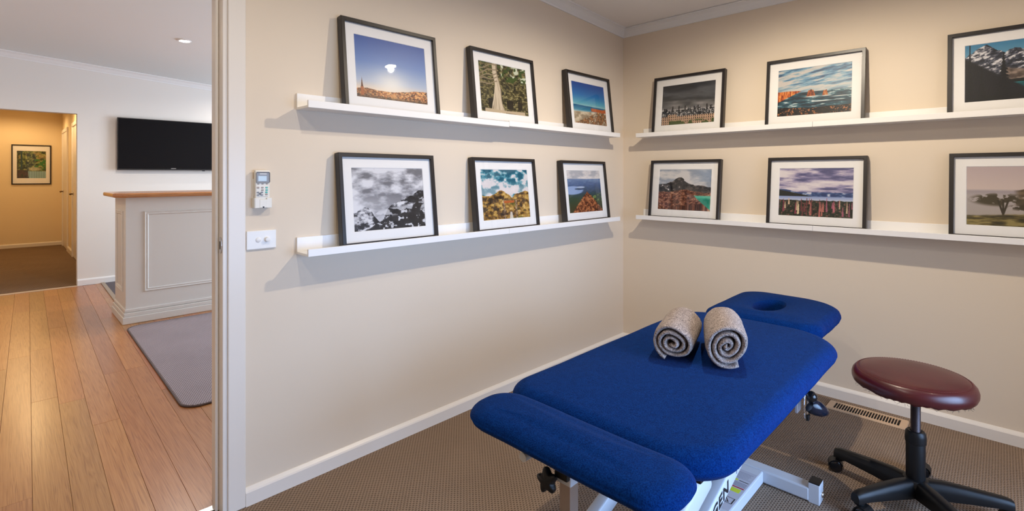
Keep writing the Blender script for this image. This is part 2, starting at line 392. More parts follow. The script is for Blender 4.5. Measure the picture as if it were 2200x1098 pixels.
# walls
bm = B(); box(bm, -2.763, 1.5, YC, YC + .11, 0, 3.0); box(bm, -5.2, -4.1, YC, YC + .11, 0, 3.0); box(bm, -4.1, -2.763, YC, YC + .11, 2.01, 3.0)
st('wall_lounge_far', bm, WALLF, 'off-white lounge wall carrying the television, with the opening to the hall', 'wall')
bm = B(); box(bm, -5.32, -5.2, .12, YC + .11, -.08, 3.0); st('wall_lounge_near', bm, WALLF, 'off-white lounge side wall out of sight to the left', 'wall')
bm = B()
box(bm, 1.5, 1.62, .12, 1.3, -.08, 3.0); box(bm, 1.5, 1.62, 4.1, YC + .11, -.08, 3.0); box(bm, 1.5, 1.62, 1.3, 4.1, -.08, .45); box(bm, 1.5, 1.62, 1.3, 4.1, 2.2, 3.0)
st('wall_lounge_right', bm, WALLF, 'off-white lounge side wall with the window', 'wall')
def ceil_f(x): return 2.425 - .064 * x
bm = B(); slab(bm, -5.2, 1.5, .12, YC, ceil_f, .08); st('ceiling', bm, mat('lounge_ceiling_paint', (.78, .83, .85), .85), 'pale grey lounge ceiling with a small downlight', 'ceiling')
cornice('trim_3', lambda p, q, t: Vector((t, YC - p * 1.25, ceil_f(t) + q * 1.15)), -5.2, 1.5, None, 'white cornice above the television wall')
base('baseboard_lounge', lambda p, q, t: Vector((t, YC - p, q)), -2.763, 1.5, 'white skirting board below the television', h=.076, m=TRIMW)
# windows (outside the frame, they let the daylight in)
def window(name, cx, cy, cz, w, h, along_x, label):
    t = thing(name, (cx, cy, cz), label, 'window', kind='structure')
    def bb(bm, u0, u1, z0, z1, d=.03):
        if along_x: box(bm, cx + u0, cx + u1, cy - d, cy + d, cz + z0, cz + z1, .004)
        else: box(bm, cx - d, cx + d, cy + u0, cy + u1, cz + z0, cz + z1, .004)
    bm = B(); W2, H2 = w / 2, h / 2
    bb(bm, -W2, W2, -H2, -H2 + .05); bb(bm, -W2, W2, H2 - .05, H2); bb(bm, -W2, -W2 + .05, -H2, H2); bb(bm, W2 - .05, W2, -H2, H2); bb(bm, -.02, .02, -H2, H2)
    mesh('window_frame', bm, TRIMW, t)
    bm = B(); bb(bm, -W2 + .05, -.02, -H2 + .05, H2 - .05, .002); mesh('pane', bm, GLASS, t)
    bm = B(); bb(bm, .02, W2 - .05, -H2 + .05, H2 - .05, .002); mesh('pane', bm, GLASS, t)
window('window_1', -1.75, -3.45, .925, 2.0, 1.65, True, 'white framed treatment room window behind the camera')
window('window_2', 1.56, 2.7, 1.325, 2.8, 1.75, False, 'white framed lounge window out of sight to the right')
# hall
YH = 10.48
bm = B(); box(bm, -4.1, -2.58, YC + .012, YH, -.04, 0); st('floor', bm, CARPETH, 'dark brown ribbed carpet floor of the hall', 'floor')
bm = B(); box(bm, -4.2, -2.48, YH, YH + .1, 0, 2.6); st('wall_hall_end', bm, WALLH, 'warm-lit end wall of the hall carrying a framed garden picture', 'wall')
bm = B(); box(bm, -2.58, -2.48, YC + .11, YH, 0, 2.6); st('wall_hall_right', bm, WALLH, 'warm-lit right wall of the hall with two door frames', 'wall')
bm = B(); box(bm, -4.2, -4.1, YC + .11, YH, 0, 2.6); st('wall_hall_left', bm, WALLH, 'left wall of the hall, out of sight', 'wall')
bm = B(); box(bm, -4.2, -2.48, YC + .11, YH + .1, 2.45, 2.53); st('ceiling', bm, CEIL, 'hall ceiling above the opening', 'ceiling')
base('baseboard_hall_end', lambda p, q, t: Vector((t, YH - p, q)), -4.1, -2.58, 'cream skirting board at the end of the hall', h=.07)
base('baseboard_hall_right', lambda p, q, t: Vector((-2.58 - p, t, q)), 8.50, 9.26, 'short cream skirting board between the two hall doors', h=.09)
for i, (a, b) in enumerate(((9.30, 10.24), (7.5, 8.44))):
    d = thing('door_%d' % (i + 2), (-2.58, (a + b) / 2, 0), ('white door in its frame nearest the end of the hall', 'white door in its frame nearest the hall opening')[i], 'door', kind='structure')
    bm = B()
    box(bm, -2.602, -2.58, a - .03, a + .03, 0, 2.06, .003); mesh('architrave', bm, TRIM, d)
    bm = B(); box(bm, -2.602, -2.58, b - .03, b + .03, 0, 2.06, .003); mesh('architrave', bm, TRIM, d)
    bm = B(); box(bm, -2.602, -2.58, a - .03, b + .03, 2.06, 2.12, .003); mesh('architrave', bm, TRIM, d)
    bm = B(); box(bm, -2.588, -2.58, a + .03, b - .03, .01, 2.06); dp = mesh('door_panel', bm, TRIM, d)
    bm = B(); lathe(bm, [(.0, .05), (.014, .045), (.018, .03), (.010, .02), (.008, 0), (.025, 0), (.025, -.004), (0, -.004)], M=Matrix.Translation((-2.59, b - .09, 1.0)) @ Matrix.Rotation(-PI / 2, 4, 'Y'), n=16)
    mesh('door_knob', bm, KNOB, dp)

# ------------------------------------------------------------------ downlights (each carries its own lamp)
def downlight(x, y, z, power, col, label, group=None, estr=60, angle=172, cat='light', r=.036):
    t = thing('downlight', (x, y, z), label, cat, group)
    bm = B(); lathe(bm, [(.042, .004), (.042, -.006), (.045, -.008), (.055, -.006), (.057, -.001), (.056, .004)], n=28)
    mesh('trim_ring', bm, TRIMW, t, local=True, smooth=True)
    bm = B(); lathe(bm, [(0, -.0075), (.030, -.0072), (.042, -.0055), (.042, -.002), (0, -.002)], n=24)
    mesh('lamp_face', bm, mat('lamp_glow', (1, 1, 1), .5, emit=col, estr=estr), t, local=True)
    l = bpy.data.lights.new('lamp', 'SPOT'); l.energy = power; l.color = col; l.shadow_soft_size = r * .6
    l.spot_size = math.radians(angle); l.spot_blend = .5
    o = bpy.data.objects.new('lamp', l); COL.objects.link(o); o.parent = t; o.location = (0, 0, -.03)
    return t
WARM = (1.0, .86, .67)
downlight(-1.20, -1.38, ceil_z(-1.20), 70, WARM, 'recessed downlight above the couch, out of the frame', estr=90)
downlight(-2.74, -1.28, ceil_z(-2.74), 19, (1, .92, .80), 'recessed downlight above the foot of the couch, out of the frame', estr=90)
downlight(-3.62, -1.45, ceil_z(-3.62), 13, (1, .92, .80), 'recessed downlight above the camera, out of the frame', estr=90)
downlight(-1.24, -2.72, ceil_z(-1.24), 3, WARM, 'recessed downlight above the stool side of the room, out of the frame', estr=90)
downlight(-2.17, 3.42, ceil_f(-2.17), 52, (1, .92, .82), 'small bright round downlight in the lounge ceiling', estr=60)
downlight(-.75, 5.05, ceil_f(-.75), 22, (1, .92, .82), 'lounge downlight out of sight above the television side', estr=40)
downlight(-4.4, 3.3, ceil_f(-4.4), 34, (1, .74, .46), 'added warm fill light, unseen to the left of the doorway view, for the counter side', estr=40)  # added unseen fill that brightens the counter's left side
HALLC = (1.0, .68, .34)
downlight(-3.05, 7.9, 2.45, 32, HALLC, 'warm hall downlight out of sight behind the opening head', estr=110)
downlight(-3.2, 9.7, 2.45, 25, HALLC, 'second warm hall downlight near the end wall, out of sight', estr=60)

# ------------------------------------------------------------------ television
tv = thing('television', (-1.82, YC, 1.36), 'wide black flat-screen television on the lounge wall above the counter', 'television')
TX0, TX1, TZ0, TZ1 = -2.402, -1.282, 1.356, 1.994
bm = B(); box(bm, TX0, TX1, YC - .075, YC - .04, TZ0, TZ1, .004); mesh('housing', bm, TVB, tv)
bm = B(); box(bm, TX0 + .009, TX1 - .009, YC - .0762, YC - .0748, TZ0 + .016, TZ1 - .009); sc = mesh('screen', bm, SCREEN, tv)
bm = B(); box(bm, TX0, TX1, YC - .0775, YC - .0752, TZ0, TZ0 + .011, .001); mesh('lower_bezel', bm, mat('bezel_lip', (.03, .03, .035), .2), tv)
bm = B(); box(bm, -2.05, -1.55, YC - .04, YC - .001, 1.5, 1.9, .004); mesh('wall_bracket', bm, BLKP, tv)
text_part('maker_mark', 'SAMSUNG', .012, Matrix.Translation((-1.855 + 1.82, -.0785, .0145)) @ Matrix.Rotation(PI / 2, 4, 'X'), PLW, tv)
bm = B(); box(bm, -1.50, -1.47, YC - .07, YC - .05, TZ0 - .008, TZ0, .001); mesh('sensor_tab', bm, TVB, tv)

# ------------------------------------------------------------------ reception counter
KX, KY = -2.631, 3.315
ct = thing('reception_counter', (-1.6, KY, 0), 'grey-white panelled reception counter with a polished timber top in the lounge', 'counter')
bm = B(); box(bm, KX, -.4, KY, 3.88, 0, 1.095); mesh('body', bm, COUNTER, ct)
for nm, (h0, h1, pr) in {'plinth': (0, .062, .026), 'ogee_rail': (.062, .095, .018), 'upper_bead': (.098, .126, .010)}.items():
    bm = B(); box(bm, KX - pr, -.4, KY - pr, 3.88 + pr * .2, h0, h1, .005, seg=2); mesh(nm, bm, COUNTER, ct)
def rect_mould(bm, u0, u1, z0, z1, fn, w=.032):
    # stepped picture moulding around a rectangle
    prof = [(0, 0), (0, .006), (.006, .011), (.012, .007), (.018, .006), (.024, .010), (w, .004), (w, 0)]
    rings = []
    for (d, h) in prof:
        rings.append([bm.verts.new(fn(u, z, h)) for u, z in ((u0 + d, z0 + d), (u1 - d, z0 + d), (u1 - d, z1 - d), (u0 + d, z1 - d))])
    for a, b in zip(rings, rings[1:]):
        for i in range(4): bm.faces.new((a[i], a[(i + 1) % 4], b[(i + 1) % 4], b[i]))
bm = B(); rect_mould(bm, -2.500, -1.50, .262, .972, lambda u, z, h: Vector((u, KY - h, z))); mesh('panel_moulding', bm, COUNTER, ct)
bm = B(); rect_mould(bm, -1.38, -.5, .262, .972, lambda u, z, h: Vector((u, KY - h, z))); mesh('panel_moulding', bm, COUNTER, ct)
bm = B(); rect_mould(bm, KY + .12, 3.78, .262, .972, lambda u, z, h: Vector((KX - h, u, z))); mesh('panel_moulding', bm, COUNTER, ct)
bm = B(); A_, Bc = KX - .085, KY - .075
out = [(-.4, Bc), (A_ + .085, Bc), (A_, Bc + .105), (A_, 3.92), (-.4, 3.92)]
def inset(d):
    return [(-.4, Bc + d), (A_ + .085 + d * .45, Bc + d), (A_ + d, Bc + .105 + d * .45), (A_ + d, 3.92 - d), (-.4, 3.92 - d)]
rg = []
for d, z in ((.012, 1.096), (.003, 1.100), (0, 1.108), (0, 1.122), (.004, 1.131), (.014, 1.135)):
    rg.append([bm.verts.new((x, y, z)) for x, y in inset(d)])
for a, b in zip(rg, rg[1:]):
    for i in range(5): bm.faces.new((a[i], a[(i + 1) % 5], b[(i + 1) % 5], b[i]))
bm.faces.new(rg[-1]); bm.faces.new(rg[0][::-1])
mesh('timber_top', bm, TOPW, ct)
# ------------------------------------------------------------------ floor mat
bm = B()
def rrect(x0, x1, y0, y1, r, n=6):
    p = []
    for cx, cy, a0 in ((x1 - r, y1 - r, 0), (x0 + r, y1 - r, 90), (x0 + r, y0 + r, 180), (x1 - r, y0 + r, 270)):
        for k in range(n + 1):
            a = math.radians(a0 + 90 * k / n); p.append((cx + r * math.cos(a), cy + r * math.sin(a)))
    return p
for ring in [0]:
    rs = []
    for d, z in ((0, .0006), (-.001, .004), (.002, .010), (.006, .012)):
        rs.append([bm.verts.new((x + .018 * (y - 1.1), y, z)) for x, y in rrect(-2.685 + d, -1.1 - d, 1.085 + d, 3.165 - d, .10 - d)])
    n = len(rs[0])
    for a, b in zip(rs, rs[1:]):
        for i in range(n): bm.faces.new((a[i], a[(i + 1) % n], b[(i + 1) % n], b[i]))
    bm.faces.new(rs[-1]); bm.faces.new(rs[0][::-1])
rug = thing('floor_mat', (-2.0, 2.1, 0), 'grey waffle-textured floor mat lying in front of the reception counter', 'mat')
mesh('pile', bm, MATC, rug)
bm = B()
pts = [(x + .018 * (y - 1.1), y, .0065) for x, y in rrect(-2.687, -1.098, 1.083, 3.167, .10)]
tube(bm, pts, .0055, 6, closed=True); mesh('bound_edge', bm, mat('mat_binding', (.10, .075, .075), .9), rug)

# ------------------------------------------------------------------ remote and dimmer on the ledge wall
RX, RZ = -2.665, 1.158
rm = thing('remote_holder', (RX, 0, RZ), 'cream wall holder with a shallow front pocket, below the remote control', 'holder')
bm = B(); box(bm, RX - .031, RX + .031, -.006, 0, RZ, RZ + .115, .002)
box(bm, RX - .033, RX - .029, -.031, 0, RZ + .0, RZ + .040, .001); box(bm, RX + .029, RX + .033, -.031, 0, RZ, RZ + .040, .001)
box(bm, RX - .031, RX + .031, -.031, 0, RZ, RZ + .004, .001)
mesh('pocket', bm, CREAMP, rm)
bm = B(); box(bm, RX - .031, RX - .013, -.033, -.029, RZ, RZ + .040, .001); box(bm, RX + .013, RX + .031, -.033, -.029, RZ, RZ + .040, .001)
box(bm, RX - .014, RX + .014, -.034, -.029, RZ + .001, RZ + .034, .001)
mesh('pocket_front', bm, CREAMP, rm)
bm = B(); box(bm, RX - .003, RX + .003, -.0345, -.0335, RZ - .0, RZ + .006); mesh('screw_slot', bm, INK, rm)
rc = thing('remote_control', (RX, -.017, RZ + .005), 'cream air-conditioner remote control with a small grey-blue display, in its wall holder', 'remote control')
def RCb(name, x0, x1, z0, z1, y, m, bev=.001, t=.002, par=None):
    bm = B(); box(bm, RX + x0, RX + x1, y - t, y, RZ + z0, RZ + z1, bev); return mesh(name, bm, m, par or rc)
bm = B(); box(bm, RX - .028, RX + .028, -.027, -.0065, RZ + .005, RZ + .149, .005, seg=3); mesh('case', bm, CREAMP, rc, smooth=True)
RCb('display_surround', -.026, .026, .098, .142, -.0268, GREYP, .004, .0012)
lc = RCb('display', -.018, .014, .105, .126, -.0278, LCD, .0005, .0008)
RCb('maker_strip', -.012, .014, .1325, .1355, -.0277, PLW, .0003, .0006)
for x in (-.017, -.001, .015): RCb('button', x - .004, x + .004, .0925, .0965, -.0268, TAUPE, .0012, .0018)
for x, z, m in ((-.018, .080, TAUPE), (-.002, .080, TAUPE), (.014, .080, TEAL), (-.002, .070, TAUPE), (.014, .070, TEAL),
                (.013, .061, TEAL), (.013, .053, TAUPE), (-.018, .061, GREYP), (-.018, .051, GREYP), (-.004, .061, GREYP), (-.004, .051, GREYP)):
    RCb('button', x - .0045, x + .0045, z - .003, z + .003, -.0268, m, .0014, .002)
RCb('button', -.015, -.007, .052, .060, -.0268, GREYP, .003, .0024)
RCb('printed_line', -.022, .018, .0435, .0450, -.0268, GREYP, .0002, .0005)
dm = thing('dimmer_switch', (-2.663, 0, 1.03), 'white wall plate with a push button and a round dimmer knob beside the doorway', 'switch')
bm = B(); box(bm, -2.719, -2.607, -.009, 0, .994, 1.068, .003, seg=2); mesh('plate', bm, PLW, dm)
def knob(x, z, r, t, nm, m=PLW):
    bm = B(); lathe(bm, [(0, 0), (r + .002, 0), (r + .0015, .0015), (r, .002), (r * .95, t), (r * .7, t + .001), (0, t + .001)], M=Matrix.Translation((x, -.009, z)) @ Matrix.Rotation(PI / 2, 4, 'X'), n=24)
    return mesh(nm, bm, m, dm, smooth=True)
knob(-2.676, 1.031, .0085, .003, 'push_button'); knob(-2.643, 1.031, .0095, .012, 'dimmer_knob')

# ------------------------------------------------------------------ picture ledges
def ledge(wall, start, z, label, group='white picture ledges', n=1.147):
    t = thing('picture_ledge', (start, 0, z) if wall == 'A' else (0, start, z), label, 'shelf', group)
    s0, s1 = start + .0006, start + n - .0006
    if wall == 'B': s0, s1 = start - n + .0006, start - .0006
    def bb(nm, d0, d1, z0, z1, bev=.001):
        bm = B()
        if wall == 'A': box(bm, s0, s1, -d1, -d0, z + z0, z + z1, bev)
        else: box(bm, -d1, -d0, s0, s1, z + z0, z + z1, bev)
        mesh(nm, bm, LEDGE, t)
    bb('back_rail', 0, .010, 0, .069); bb('ledge_board', .010, .109, 0, .010); bb('front_lip', .109, .120, 0, .030)
ledge('A', -2.525, 1.560, 'white picture ledge, upper on the doorway wall, half nearest the doorway')
ledge('A', -2.525 + 1.147, 1.565, 'white picture ledge, upper on the doorway wall, half nearest the corner')
ledge('A', -2.525, .958, 'white picture ledge, lower on the doorway wall, half nearest the doorway')
ledge('A', -2.525 + 1.147, .958, 'white picture ledge, lower on the doorway wall, half nearest the corner')
ledge('B', -.180, 1.567, 'white picture ledge, upper on the wall behind the couch, half nearest the corner')
ledge('B', -1.327, 1.567, 'white picture ledge, upper on the wall behind the couch, right of its joint')
ledge('B', -.180, .967, 'white picture ledge, lower on the wall behind the couch, half nearest the corner')
ledge('B', -1.327, .967, 'white picture ledge, lower on the wall behind the couch, right of its joint')

# ------------------------------------------------------------------ prints: small landscapes computed here, pixel by pixel
PW, PH = 380, 280
U, V = np.meshgrid((np.arange(PW) + .5) / PW, (np.arange(PH) + .5) / PH)      # V = 0 at the top
def noise(seed, fx, fy, octv=5, gain=.5, U_=None, V_=None):
    u = U if U_ is None else U_; v = V if V_ is None else V_
    r = np.random.RandomState(seed); out = np.zeros(u.shape); amp = 1; tot = 0
    for o in range(octv):
        nx, ny = int(fx * 2 ** o) + 3, int(fy * 2 ** o) + 3
        g = r.rand(ny + 1, nx + 1)
        x = np.clip(u, 0, 1) * fx * 2 ** o; y = np.clip(v, 0, 1) * fy * 2 ** o
        xi = np.minimum(x.astype(int), nx - 1); yi = np.minimum(y.astype(int), ny - 1)
        a = x - xi; b = y - yi; a = a * a * (3 - 2 * a); b = b * b * (3 - 2 * b)
        out += amp * ((g[yi, xi] * (1 - a) + g[yi, xi + 1] * a) * (1 - b) + (g[yi + 1, xi] * (1 - a) + g[yi + 1, xi + 1] * a) * b)
        tot += amp; amp *= gain
    return out / tot
def line(seed, f, octv=5, gain=.5):
    return noise(seed, f, 1, octv, gain, V_=np.zeros_like(V) + .3) - .5
def C3(*c): return np.array(c, float)
def flat(c): return np.zeros((PH, PW, 3)) + C3(*c)
def grad(t, stops):
    t = np.clip(t, 0, 1); xs = [s[0] for s in stops]
    return np.stack([np.interp(t, xs, [s[1][k] for s in stops]) for k in range(3)], -1)
def over(img, mask, col):
    m = np.clip(mask, 0, 1)[..., None]
    c = col if isinstance(col, np.ndarray) and col.ndim == 3 else C3(*col)
    return img * (1 - m) + c * m
def sm(x, a, b):
    t = np.clip((x - a) / (b - a), 0, 1); return t * t * (3 - 2 * t)
def below(y, s=.004): return sm(V, y - s, y + s)
def spire(x, w, top, bot):
    h = np.clip((V - top) / (bot - top), 0, 1); return ((abs(U - x) < w * h) & (V > top) & (V < bot)).astype(float)
def ell(cx, cy, rx, ry, s=.12): return 1 - sm(np.hypot((U - cx) / rx, (V - cy) / ry), 1 - s, 1 + s)
def tree(img, x, top, bot, w, col, seed):
    n = noise(seed, 40, 60, 3); h = (V - top) / (bot - top)
    tier = .45 + .55 * ((h * 13) % 1)
    m = (abs(U - x) < w * h * tier * (.55 + .9 * n)) & (h > 0) & (h < 1)
    m |= (abs(U - x) < .006) & (h > -.02) & (h < 1.05)
    return over(img, m.astype(float), col)

def p_sunset():
    im = grad(V, [(0, (58, 92, 168)), (.4, (96, 132, 196)), (.72, (176, 190, 214)), (.85, (236, 214, 190))])
    im = over(im, np.exp(-((U - .47) ** 2 / .05 + (V - .74) ** 2 / .05)) * .75, (255, 250, 240))
    b = noise(3, 34, 44, 3, .7); w = noise(4, 70, 90, 2); hill = .86 - .075 * sm(U, .45, .95) + .02 * line(5, 16)
    t = grad(b, [(.25, (52, 26, 18)), (.45, (140, 72, 34)), (.6, (206, 130, 66)), (.8, (244, 190, 120))])
    t = over(t, (w > .62) * .6, (250, 214, 160)); t = over(t, sm(V, .93, 1.0) * .7, (40, 26, 18))
    im = over(im, below(hill), t)
    ch = ((U > .02) & (U < .26) & (V > .84 + .15 * abs(U - .14))).astype(float)
    im = over(im, ch, t * .8 + C3(30, 8, 0) * .2); im = over(im, spire(.075, .018, .68, .86), (96, 48, 26))
    im = over(im, ((abs(U - .075) < .02) & (V > .83) & (V < .96)), (170, 92, 44)); return im
def p_roots():
    b = noise(11, 26, 30, 5, .7)
    im = grad(b, [(.3, (22, 22, 12)), (.45, (66, 62, 34)), (.58, (118, 108, 66)), (.75, (176, 168, 118))])
    blocks = (np.sin(V * 150 + 4 * noise(12, 6, 6)) > .75) * (V > .3); im = over(im, blocks * .45, (40, 34, 22))
    im = over(im, sm(noise(13, 9, 9, 4), .5, .62) * (V < .3) * (U > .45), (214, 220, 196))
    im = over(im, sm(noise(14, 16, 16, 4), .52, .6) * (V < .34), (60, 82, 30))
    for cx, w in ((.82, .05), (.60, .07), (.2, .05)): im = over(im, ((abs(U - cx) < w) & (V > .72) & (V < .9)) * .85, (18, 14, 8))
    for k in range(11):
        s = (k - 5) / 5.0; x = .34 + s * (.03 + .02 * np.sin(V * 9 + k)) + s * .17 * np.clip(V - .35, 0, 1) ** 1.3 + .03 * (V - .3)
        wd = .016 + .010 * abs(np.sin(k * 2.1)) ; m = (1 - sm(abs(U - x), wd * .55, wd)) * (V > .02 * k * (k % 2))
        sh = np.clip(.5 + (x - U) / wd * .5, 0, 1)
        im = over(im, m, grad(sh, [(0, (96, 82, 64)), (.6, (206, 188, 160)), (1, (232, 218, 196))]))
    for k in range(5):
        y = .02 + .09 * k + .35 * (.34 - U) * (1 if k < 3 else .6); im = over(im, (1 - sm(abs(V - y - .02 * np.sin(U * 20 + k)), .008, .016)) * (U < .36), (150, 134, 108))
    for k in range(4):
        y = .93 + .02 * k - .25 * (k - 1.5) * np.clip(.5 - abs(U - .5), 0, .5) * .1; im = over(im, (1 - sm(abs(V - y), .006, .014)) * (abs(U - .5) < .42), (196, 176, 146))
    return im
def p_beach():
    im = grad(V, [(0, (16, 70, 158)), (.3, (34, 118, 190)), (.5, (98, 176, 200)), (.56, (150, 200, 204))])
    im = over(im, below(.55 + .02 * U), grad(V, [(.55, (20, 92, 140)), (.66, (60, 138, 170)), (.72, (190, 206, 200))]))
    sand = grad(noise(21, 12, 16), [(.3, (156, 138, 112)), (.7, (222, 206, 178))]); im = over(im, below(.72 - .05 * U), sand)
    r = noise(22, 22, 22, 5, .65); rock = grad(r, [(.3, (30, 24, 18)), (.48, (96, 66, 40)), (.6, (170, 112, 66)), (.75, (206, 170, 126))])
    im = over(im, sm(V - (.98 - .42 * U + .12 * line(23, 8)), 0, .03) * sm(r, .38, .46), rock)
    im = over(im, (sm(U, .5, .56) * below(.60 - .02 * line(24, 9)) * (V < .68)), (190, 96, 48)); return im
def p_bwpeaks():
    c = noise(31, 5, 8, 6, .55); im = grad(c, [(.3, (120, 120, 126)), (.45, (186, 186, 192)), (.6, (236, 236, 240))])
    im = over(im, sm(V, .35, .6) * (1 - U) * .6, (240, 240, 244))
    n = noise(32, 9, 12, 7, .62)
    r1 = .72 - .10 * np.exp(-((U - .15) / .09) ** 2) + .16 * np.exp(-((U - .36) / .09) ** 2) - .52 * np.clip(U - .33, 0, 1) ** .9 + .07 * line(33, 26)
    rock = grad(n, [(.34, (14, 14, 16)), (.47, (44, 44, 48)), (.53, (150, 150, 156)), (.62, (235, 235, 238))])
    im = over(im, below(r1, .003), rock)
    r2 = 1.08 - .62 * U + .07 * line(34, 14); im = over(im, sm(V - r2, 0, .02) * .93, grad(noise(35, 18, 18, 4), [(.3, (12, 12, 14)), (.62, (36, 34, 34)), (.66, (224, 224, 228))]))
    im = over(im, sm(noise(36, 9, 14, 4), .5, .56) * (1 - sm(abs(V - .82 + .2 * U), .03, .1)) * .8, (228, 228, 232)); return im
def p_gate():
    c = noise(41, 6, 7, 5); im = grad(c, [(.36, (16, 96, 120)), (.43, (96, 164, 180)), (.5, (232, 226, 226)), (.8, (248, 240, 240))])
    im = over(im, sm(V, .2, .42) * (V < .5) * .5, (240, 228, 226))
    h = .52 - .09 * np.exp(-((U - .4) / .12) ** 2) + .05 * np.exp(-((U - .62) / .05) ** 2) - .07 * np.exp(-((U - .9) / .15) ** 2) + .05 * line(42, 14)
    n = noise(43, 16, 20, 6, .62); im = over(im, below(h), grad(n, [(.3, (44, 30, 12)), (.45, (128, 88, 34)), (.58, (190, 146, 62)), (.75, (232, 196, 120))]))
    im = over(im, sm(noise(44, 12, 14, 5), .52, .6) * below(.56) * (U < .45) * (V < .84) * .8, (46, 34, 22))
    im = over(im, sm(noise(45, 8, 10, 4), .53, .62) * below(.62) * (U > .55) * .6, (98, 104, 34))
    im = over(im, ((abs(U - .58 - .25 * (V - .85) * 0) < .02 + .14 * np.clip(V - .86, 0, 1)) & (V > .86)) * .9, (232, 222, 208))
    for x in (.44, .70): im = over(im, ((abs(U - x) < .018) & (V > .62)) * .95, grad(noise(46, 60, 30, 2), [(.3, (90, 66, 44)), (.7, (206, 176, 140))]))
    im = over(im, ((U > .44) & (U < .66) & (abs(V - .655) < .022)), (196, 98, 34)); im = over(im, ((U > .44) & (U < .72) & (abs(V - .615) < .006)), (84, 66, 40))
    return im
def p_ridge():
    im = grad(noise(51, 5, 9, 5), [(.35, (186, 188, 196)), (.6, (238, 232, 230))]); n = noise(52, 12, 24, 5)
    im = over(im, below(.20 + .02 * line(53, 8)), grad(V + .15 * (n - .5), [(.2, (120, 146, 186)), (.34, (72, 98, 146)), (.5, (58, 78, 104)), (.7, (52, 74, 50)), (.9, (60, 62, 34))]))
    im = over(im, ell(.14, .47, .30, .10) * (1 - ell(.34, .44, .14, .025)), (150, 176, 222)); im = over(im, ell(.38, .40, .12, .022), (176, 196, 226))
    im = over(im, sm(noise(54, 9, 14, 4), .55, .6) * below(.5) * (V < .75) * (U > .6), (116, 140, 84))
    rd = .52 + 1.15 * abs(U - .56) ** 1.15 + .04 * line(55, 18); b = noise(56, 26, 26, 5, .7)
    im = over(im, below(rd, .012), grad(b, [(.3, (48, 22, 12)), (.5, (142, 76, 42)), (.7, (208, 140, 88))])); return im
def p_roofs():
    im = grad(V + .35 * (noise(61, 4, 12, 6) - .5), [(0, (44, 46, 50)), (.25, (92, 94, 98)), (.36, (58, 60, 62)), (.55, (128, 126, 126)), (.66, (206, 202, 200))])
    h = .64 - .06 * (noise(62, 18, 1, 3, .8, V_=V * 0) > .55) + .02 * line(63, 24)
    n = noise(64, 60, 40, 3, .7); im = over(im, below(h, .002), grad(n, [(.35, (22, 24, 28)), (.55, (70, 74, 80)), (.68, (196, 192, 188))]))
    for x in (.06, .22, .34, .46, .63, .70, .86, .93): im = over(im, ((abs(U - x) < .012) & (V > .57 + .03 * math.sin(x * 50)) & (V < .68)), (40, 38, 40))
    fac = flat((206, 172, 142)) * (.85 + .3 * noise(65, 20, 20, 3))[..., None]
    fac = over(fac, ((((U * 26) % 1) < .45) & (((V * 17) % 1) > .35)) * .9, (54, 42, 36)); fac = over(fac, (((V * 17) % 1) < .1) * .7, (92, 70, 56))
    im = over(im, below(.79 - .05 * (U > .12) * (U < .3)), fac)
    im = over(im, sm(noise(66, 14, 8, 4), .46, .52) * below(.90), (70, 84, 40)); return im
def p_stacks():
    c = noise(71, 4, 16, 6, .6, U_=np.clip(U * .9, 0, 1), V_=np.clip(V + .15 * U, 0, 1))
    im = grad(c, [(.34, (58, 84, 116)), (.46, (96, 148, 182)), (.54, (150, 176, 192)), (.64, (206, 200, 196))])
    im = over(im, sm(V, .3, .46) * .45, (188, 196, 196))
    sea = grad(noise(72, 8, 40, 5, .6), [(.34, (10, 34, 48)), (.5, (28, 70, 88)), (.62, (56, 104, 118)), (.72, (206, 218, 220))])
    im = over(im, below(.52), sea)
    cf = grad(noise(73, 60, 14, 4, .6), [(.3, (120, 44, 16)), (.5, (196, 92, 30)), (.7, (238, 160, 84))])
    im = over(im, ((V > .47 + .02 * sm(U, .1, .4) + .01 * line(76, 14)) & (V < .70 - .62 * U) & (U < .38)).astype(float), cf)
    for cx, w, t, bt in ((.47, .055, .47, .615), (.66, .034, .50, .62)):
        m = (abs(U - cx) < w * (.55 + .6 * np.clip((V - t) / (bt - t), 0, 1))) & (V > t + .02 * abs(np.sin(U * 60))) & (V < bt); im = over(im, m.astype(float), cf * .82)
        im = over(im, ell(cx + .02, bt + .01, w * 2.1, .012, .5) * .85, (224, 226, 224))
    im = over(im, ell(.62, .73, .12, .010, .6) + ell(.86, .66, .12, .008, .6), (222, 228, 228))
    im = over(im, below(.86 - .02 * U - .05 * np.exp(-((U - .1) / .15) ** 2) + .05 * line(74, 12)), grad(noise(75, 40, 40, 3, .7), [(.4, (12, 14, 16)), (.62, (40, 38, 36)), (.70, (190, 120, 70))]))
    return im
